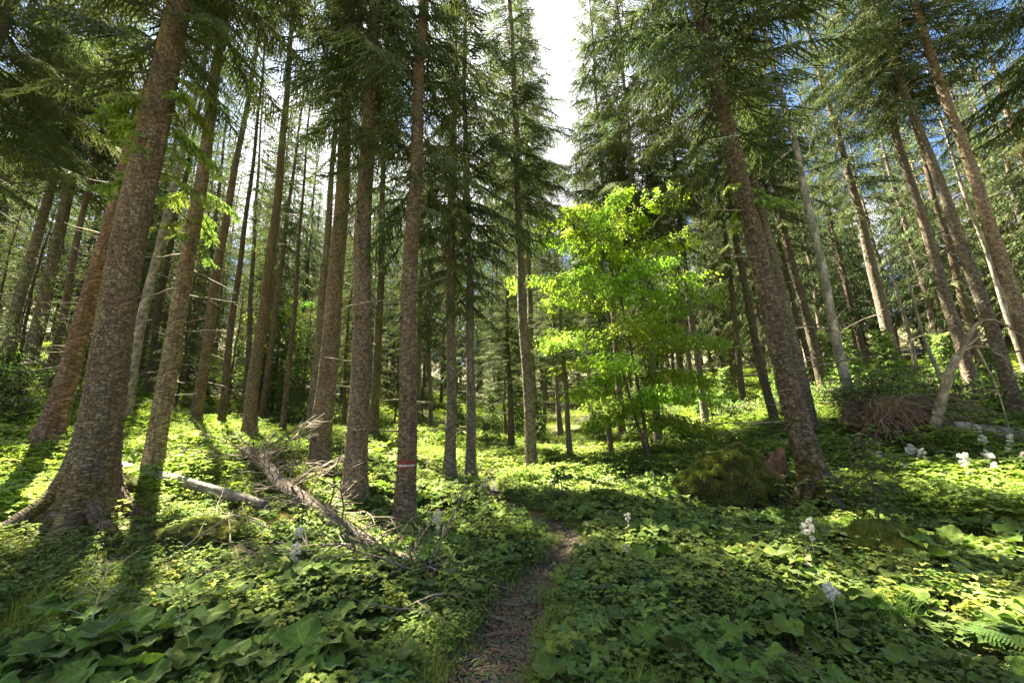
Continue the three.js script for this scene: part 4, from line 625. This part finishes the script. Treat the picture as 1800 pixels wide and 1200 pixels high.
function scatter(name, label, geos, mat, list) {           // ground cover that nobody could count
  const root = new THREE.Group(); root.name = name; root.userData = { kind: 'stuff', label, category: 'ground cover' }; scene.add(root);
  const m4 = new THREE.Matrix4(), q = new THREE.Quaternion(), c = new THREE.Color(), e = new THREE.Euler();
  geos.forEach((g, k) => { const L = list.filter((_, i) => i % geos.length === k), im = shadows(new THREE.InstancedMesh(g, mat, L.length)); L.forEach((o, i) => { q.setFromEuler(e.set((hash(i, 1, k) - 0.5) * 0.3, o.rot, (hash(i, 2, k) - 0.5) * 0.3)); m4.compose(onGround(o.x, o.z, o.dy ?? 0), q, V(o.s, o.s * (o.h ?? 1), o.s)); im.setMatrixAt(i, m4); im.setColorAt(i, c.setRGB(...o.c)); }); im.name = 'tuft'; im.userData.kind = 'stuff'; root.add(im); });
}
const grassGeo = (seed, n, h, w, spread, col) => { const r = rng(seed), g = new GB(); for (let k = 0; k < n; k++) { const a = r() * 6.28, d = spread * Math.sqrt(r()), x = Math.cos(a) * d, z = Math.sin(a) * d, L = h * (0.5 + 0.7 * r()), b = r() * 6.28, be = L * (0.25 + 0.6 * r()), q = 0.7 + 0.6 * r(), c = col.map((k2) => k2 * q), dx = Math.cos(b), dz = Math.sin(b), sx = -dz * w, sz = dx * w; const P = (t, s) => V(x + dx * be * t * t + sx * s * (1 - t * 0.9), L * t * (1 - 0.25 * t), z + dz * be * t * t + sz * s * (1 - t * 0.9)); g.quad(P(0, -1), P(0, 1), P(0.5, 1), P(0.5, -1), c); g.tri(P(0.5, -1), P(0.5, 1), P(1, 0), c); } return g.geo(); };
const herbGeo = (seed, n, leaf, h, spread, col) => { const r = rng(seed), g = new GB(); for (let k = 0; k < n; k++) { const a = r() * 6.28, d = spread * Math.sqrt(r()), x = Math.cos(a) * d, z = Math.sin(a) * d, y = h * (0.35 + 0.8 * r()), q = 0.65 + 0.7 * r(), c = col.map((k2) => k2 * q), m = 3; for (let i = 0; i < m; i++) { const b = r() * 6 + i * 2.09; leafTri(g, V(x, y, z), V(Math.cos(b), (r() - 0.6) * 0.5, Math.sin(b)).normalize(), V((r() - 0.5) * 0.6, 1, (r() - 0.5) * 0.6).normalize(), leaf * (0.7 + 0.6 * r()), leaf * 0.36, c); } if (k % 2) g.tri(V(x - 0.002, 0, z), V(x + 0.002, 0, z), V(x, y, z), c); } return g.geo(); };
{
  const r = rng(31337), herbs = [], grass = [], shrubs = [], far = [], litter = [], mossy = [];
  for (let k = 0; k < 34000; k++) {                        // small clover-like herbs and seedlings
    const d = 1.8 + 20 * Math.pow(r(), 0.8), az = (r() - 0.5) * 2.05, x = Math.sin(az) * d, z = -Math.cos(az) * d, n = fbm(x * 0.9, z * 0.9, 3, 81), b = 0.75 + 0.5 * r(), q = r();
    if (!inView(x, z) || !free(x, z, 0.1)) continue;
    if (q < sstep(0.34, 0.55, n) * (x < -3.2 && z > -7.4 ? 0.55 : 1)) herbs.push({ x, z, rot: q * 40, s: (0.8 + 0.5 * r()) * (1 + d * 0.05), c: [b * (0.9 + 0.35 * n), b, b * 0.9] });
  }
  for (let k = 0; k < 24000; k++) {
    const d = 1.7 + 26 * Math.pow(r(), 0.85), az = (r() - 0.5) * 2.05, x = Math.sin(az) * d, z = -Math.cos(az) * d, pd = pathDist(x, z), n = fbm(x * 0.5 + 7, z * 0.5, 3, 82), b = 0.75 + 0.5 * r(), q = r();
    if (!inView(x, z) || !free(x, z, -0.04)) continue;
    const edge = Math.exp(-Math.pow((pd - 0.35) / 0.3, 2)) * (z > -9 ? 1 : 0.3), want = Math.max(edge * 0.95, sstep(0.5, 0.66, n) * 0.6, d > 13 ? 0.75 : 0);
    if (q < want) grass.push({ x, z, rot: q * 50, s: (0.6 + 0.6 * r()) * (1 + d * 0.03), h: edge > 0.5 ? 0.7 : 1, c: [b * (0.95 + 0.3 * n), b, b] });
  }
  for (let k = 0; k < 9000; k++) {                         // bilberry-like low shrubs farther away
    const d = 9 + 40 * Math.pow(r(), 1.1), az = (r() - 0.5) * 2.1, x = Math.sin(az) * d, z = -Math.cos(az) * d, n = fbm(x * 0.3 + 3, z * 0.3, 3, 83), b = 0.75 + 0.5 * r();
    if (!inView(x, z) || !free(x, z, 0.2) || r() > sstep(0.38, 0.52, n)) continue;
    shrubs.push({ x, z, rot: r() * 6.28, s: 0.8 + 0.9 * r(), c: [b * (0.9 + 0.3 * n), b, b * 0.9] });
  }
  for (let k = 0; k < 5200; k++) {                         // moss tufts on the left bank
    const d = 2.2 + 9 * r(), az = -1.05 + 1.0 * r(), x = Math.sin(az) * d, z = -Math.cos(az) * d, n = fbm(x * 1.2 + 3, z * 1.2, 3, 84), b = 0.7 + 0.6 * r();
    if (!inView(x, z) || !free(x, z, 0.1) || n < 0.42) continue;
    mossy.push({ x, z, rot: r() * 6.28, s: 1.2 + 1.6 * r(), c: [b * 1.1, b * 0.95, b] });
  }
  for (let k = 0; k < 3000; k++) {                         // needles and dry bits on the trail and floor
    const i = Math.floor(r() * 9) + 1, t = r(), x0 = lerp(PATH[i][0], PATH[i + 1][0], t) + (r() - 0.5) * 0.7, z0 = lerp(PATH[i][1], PATH[i + 1][1], t) + (r() - 0.5) * 0.4, wide = r() < 0.35, x = wide ? x0 + (r() - 0.5) * 9 : x0, z = z0;
    litter.push({ x, z, rot: r() * 6.28, s: 0.6 + 1.0 * r(), dy: 0.004, c: [1, 1, 1].map(() => 0.6 + 0.8 * r()) });
  }
  const tall = [];
  for (let k = 0; k < 9000; k++) {                         // taller soft herbs between the butterbur
    const d = 2.1 + 15 * Math.pow(r(), 0.85), az = (r() - 0.5) * 2.05, x = Math.sin(az) * d, z = -Math.cos(az) * d, n = fbm(x * 0.8 + 40, z * 0.8, 3, 86), b = 0.75 + 0.5 * r();
    if (!inView(x, z) || !free(x, z, 0.16) || r() > sstep(0.42, 0.56, n) * (x < -3.4 && z > -7 ? 0.3 : 0.9)) continue;
    tall.push({ x, z, rot: r() * 6.28, s: 0.7 + 0.6 * r(), c: [b * (0.9 + 0.4 * r()), b, b] });
  }
  scatter('tall_herbs', 'soft leafy herbs growing between the butterbur leaves', [herbGeo(8, 14, 0.06, 0.17, 0.1, [0.17, 0.25, 0.03]), herbGeo(9, 18, 0.045, 0.2, 0.1, [0.21, 0.28, 0.03]), herbGeo(10, 12, 0.075, 0.14, 0.12, [0.13, 0.23, 0.035])], M.leaves, tall);
  scatter('ground_herbs', 'low cover of small green herbs over the floor', [herbGeo(1, 16, 0.028, 0.07, 0.11, [0.135, 0.23, 0.024]), herbGeo(2, 12, 0.036, 0.1, 0.12, [0.14, 0.22, 0.025]), herbGeo(3, 18, 0.024, 0.06, 0.1, [0.17, 0.26, 0.028])], M.leaves, herbs);
  scatter('grass', 'fine grass along the trail and in the clearing', [grassGeo(4, 22, 0.17, 0.0022, 0.09, [0.17, 0.27, 0.02]), grassGeo(5, 16, 0.23, 0.0026, 0.08, [0.20, 0.29, 0.025])], M.grass, grass);
  scatter('low_shrubs', 'low bilberry like green shrubs spread under the far trees', [herbGeo(6, 60, 0.06, 0.3, 0.36, [0.17, 0.28, 0.024]), herbGeo(7, 50, 0.07, 0.26, 0.4, [0.21, 0.31, 0.028])], M.leaves, shrubs);
  scatter('moss', 'tufts of moss on the bank around the thickest spruce', [mossTuft], M.grass, mossy);
  const bit = (() => { const g = new GB(), q = rng(9); for (let k = 0; k < 9; k++) { const x = (q() - 0.5) * 0.16, z = (q() - 0.5) * 0.16, a = q() * 6.28, l = 0.006 + 0.014 * q(), w = 0.0015 + 0.003 * q(), c = [0.09 + 0.08 * q(), 0.065 + 0.05 * q(), 0.045]; const dx = Math.cos(a) * l, dz = Math.sin(a) * l, sx = -Math.sin(a) * w, sz = Math.cos(a) * w; g.quad(V(x - dx - sx, 0.002, z - dz - sz), V(x - dx + sx, 0.003, z - dz + sz), V(x + dx + sx, 0.008, z + dz + sz), V(x + dx - sx, 0.005, z + dz - sz), c); } return g.geo(); })();
  scatter('needle_litter', 'brown needles and bark bits on the trail', [bit], M.stem, litter);
  const clod = lump(77, 0.02, 0.012, 0.018, 0.5, (n) => [0.10 + 0.1 * n, 0.08 + 0.08 * n, 0.07 + 0.07 * n], 10, 7), clods = [];
  for (let k = 0; k < 2200; k++) { const i = Math.floor(r() * 10) + 1, t = r(), x = lerp(PATH[i][0], PATH[i + 1][0], t) + (r() - 0.5) * 0.5, z = lerp(PATH[i][1], PATH[i + 1][1], t) + (r() - 0.5) * 0.2, b = 0.8 + 0.5 * r(); clods.push({ x, z, rot: r() * 6.28, s: 0.25 + 1.1 * r() * r() * r() + 0.2 * r(), c: [b, b, b] }); }
  scatter('trail_grit', 'small stones and clods of earth on the trail', [clod], M.stem, clods);
  console.log('cover', herbs.length, grass.length, shrubs.length, mossy.length);
}
// ---------------------------------------------------------------- single plants
const ballGeo = (() => { const g = new GB(), r = rng(55); for (let k = 0; k < 60; k++) { const d = V(r() - 0.5, r() - 0.35, r() - 0.5).normalize(), s = V(r() - 0.5, r() - 0.5, r() - 0.5).cross(d).normalize().multiplyScalar(0.004), e = d.clone().multiplyScalar(0.019 + 0.006 * r()); g.tri(s.clone(), s.clone().multiplyScalar(-1), e.clone().addScaledVector(s, 0.9), [1, 1, 1]); g.tri(s.clone(), e.clone().addScaledVector(s, 0.9), e.clone().addScaledVector(s, -0.9), [1, 1, 1]); } return g.geo(); })();
{
  const r = rng(88), stems = [0.42, 0.34, 0.5].map((h) => { const g = new GB(); g.tube([V(0, -0.05, 0), V(0.01, h * 0.5, 0.008), V(0, h, 0)], (t) => 0.005 - 0.002 * t, 5, [0.26, 0.30, 0.13]); return { h, geo: g.geo() }; });
  const flower = (x, z, s, label, group) => { const t = thing('butterbur_flower', label, 'flower', onGround(x, z), group), k = Math.floor(r() * 3); mesh('stem', stems[k].geo, M.stem, t); const n = 6 + Math.floor(r() * 5); for (let i = 0; i < n; i++) { const m = mesh('flower_head', ballGeo, M.fluff, t), a = i * 2.4; m.position.set(Math.cos(a) * 0.035 * (0.4 + r()), stems[k].h + 0.02 - i * 0.016 * (0.6 + r()), Math.sin(a) * 0.035 * (0.4 + r())); m.rotation.set(r(), r() * 6, r()); m.scale.setScalar(0.75 + 0.6 * r()); } t.scale.setScalar(s); t.rotation.y = r() * 6; t.rotation.z = (r() - 0.5) * 0.15; };
  for (const [x, z, s] of [[3.0, -4.3, 1], [2.25, -3.1, 0.95], [3.1, -4.5, 0.8]]) flower(x, z, s, 'fluffy white seed head on a tall stem near the low mossy stump', 'white seed heads near the low stump');
  for (const [x, z, s] of [[-0.94, -5.0, 1], [-0.6, -8.4, 1], [-0.75, -8.5, 0.9], [-0.45, -8.2, 0.9], [-2.2, -4.2, 0.9], [-2.4, -4.6, 0.9], [1.2, -4.6, 0.6], [1.5, -5.6, 0.8], [2.2, -9.6, 0.9], [0.9, -10, 0.9], [3.6, -10.6, 0.9], [5.8, -11.4, 0.9]]) flower(x, z, s, 'fluffy white seed head among the leaves along the trail', 'white seed heads along the trail');
  for (let k = 0; k < 32; k++) flower(8.2 + 4.2 * r(), -7.4 - 1.9 * r(), 1 + 0.5 * r(), 'fluffy white seed head in the sunny herbs below the uprooted stump', 'white seed heads below the uprooted stump');
}
{ // ferns
  const frond = (() => { const g = new GB(), r = rng(5), c = [0.13, 0.24, 0.04], P = (t) => V(0.5 * t, 0.3 * t - 0.26 * t * t, 0); g.tube([0, 0.25, 0.5, 0.75, 1].map(P), (q) => 0.004 - 0.003 * q, 4, [0.16, 0.2, 0.06], false); for (let k = 2; k < 24; k++) for (const s of [-1, 1]) { const t = k / 24, p = P(t), l = 0.13 * Math.sin(Math.PI * Math.pow(1 - t, 0.8)) + 0.015; for (let q = 0; q < 3; q++) { const a = p.clone().add(V(l * 0.3 * q / 3, -0.01 * q, s * l * q / 3)), e = a.clone().add(V(l * 0.12, -0.008, s * l * 0.4)), w = 0.013 * (1 - q * 0.22); g.quad(a.clone().add(V(-w, 0, 0)), a.clone().add(V(w, 0.003, 0)), e.clone().add(V(w * 0.6, 0, 0)), e.clone().add(V(-w * 0.5, 0.002, 0)), c.map((k2) => k2 * (0.8 + 0.4 * r()))); } } return g.geo(); })();
  const r = rng(66);
  for (const [x, z, s, label] of [[2.95, -2.45, 0.7, 'lush green fern in the shade below the low mossy stump'], [3.35, -2.75, 0.75, 'lush green fern in the shade below the low mossy stump'], [3.7, -3.2, 0.65, 'lush green fern in the shade below the low mossy stump'], [-4.4, -3.3, 0.7, 'small fern on the bank under the thickest spruce'], [-9.4, -7.6, 1.2, 'fern in the sun on the left bank behind the roots'.replace('left ', 'mossy ')], [4.15, -7.7, 0.6, 'fern growing out of the top of the mossy boulder'], [3.85, -7.55, 0.55, 'fern growing out of the top of the mossy boulder']]) {
    const t = thing('fern', label, 'fern', onGround(x, z, z < -7.2 && x > 0 ? 1.0 : 0), 'ferns of the forest floor'); t.scale.setScalar(s);
    for (let k = 0; k < 9; k++) { const m = mesh('frond', frond, M.grass, t); m.rotation.y = k * 0.72 + r() * 0.4; m.rotateZ(0.3 * r()); m.scale.setScalar(0.8 + 0.4 * r()); }
  }
}
{ // tall grass clump and dry stalks
  const t1 = mesh('grass_clump', grassGeo(15, 90, 0.42, 0.0035, 0.13, [0.15, 0.30, 0.04]), M.grass); t1.position.copy(onGround(2.75, -3.25)); t1.userData = { label: 'clump of long green grass below the low mossy stump', category: 'grass', kind: 'stuff' };
  const t2 = mesh('grass_clump', grassGeo(16, 70, 0.3, 0.003, 0.2, [0.2, 0.3, 0.06]), M.grass); t2.position.copy(onGround(-1.4, -2.6)); t2.userData = { label: 'sunlit grass clump at the edge of the trail', category: 'grass', kind: 'stuff' };
  const r = rng(44);
  const stalk = (x, z, h, label, dry) => { const t = thing('dry_stalk', label, 'plant', onGround(x, z)), g = new GB(), col = dry ? [0.5, 0.42, 0.22] : [0.28, 0.36, 0.10]; g.tube([V(0, -0.05, 0), V(0.02, h * 0.5, 0), V(0.06, h, 0.01)], (q) => 0.006 - 0.003 * q, 5, col); mesh('stem', g.geo(), M.stem, t); for (let k = 0; k < 14; k++) { const b = new GB(), y = h * (0.45 + 0.55 * r()), a = r() * 6.28, l = 0.05 + 0.1 * r(); b.tube([V(0.06 * y / h, y, 0), V(0.06 * y / h + Math.cos(a) * l, y + l * 0.7, Math.sin(a) * l)], 0.002, 4, col); leafTri(b, V(0.06 * y / h + Math.cos(a) * l, y + l * 0.7, Math.sin(a) * l), V(Math.cos(a), 0.4, Math.sin(a)).normalize(), up, 0.035, 0.008, col); mesh('twig', b.geo(), M.stem, t); } };
  stalk(-2.95, -3.0, 0.55, 'dry yellow seed stalk in the foreground grass', true); stalk(-2.35, -3.0, 0.62, 'tall green stalk rising out of the large butterbur leaves', false);
}
scene.traverse((o) => { if (o.isMesh) { o.castShadow = true; o.receiveShadow = true; } });
renderer.render(scene, camera);
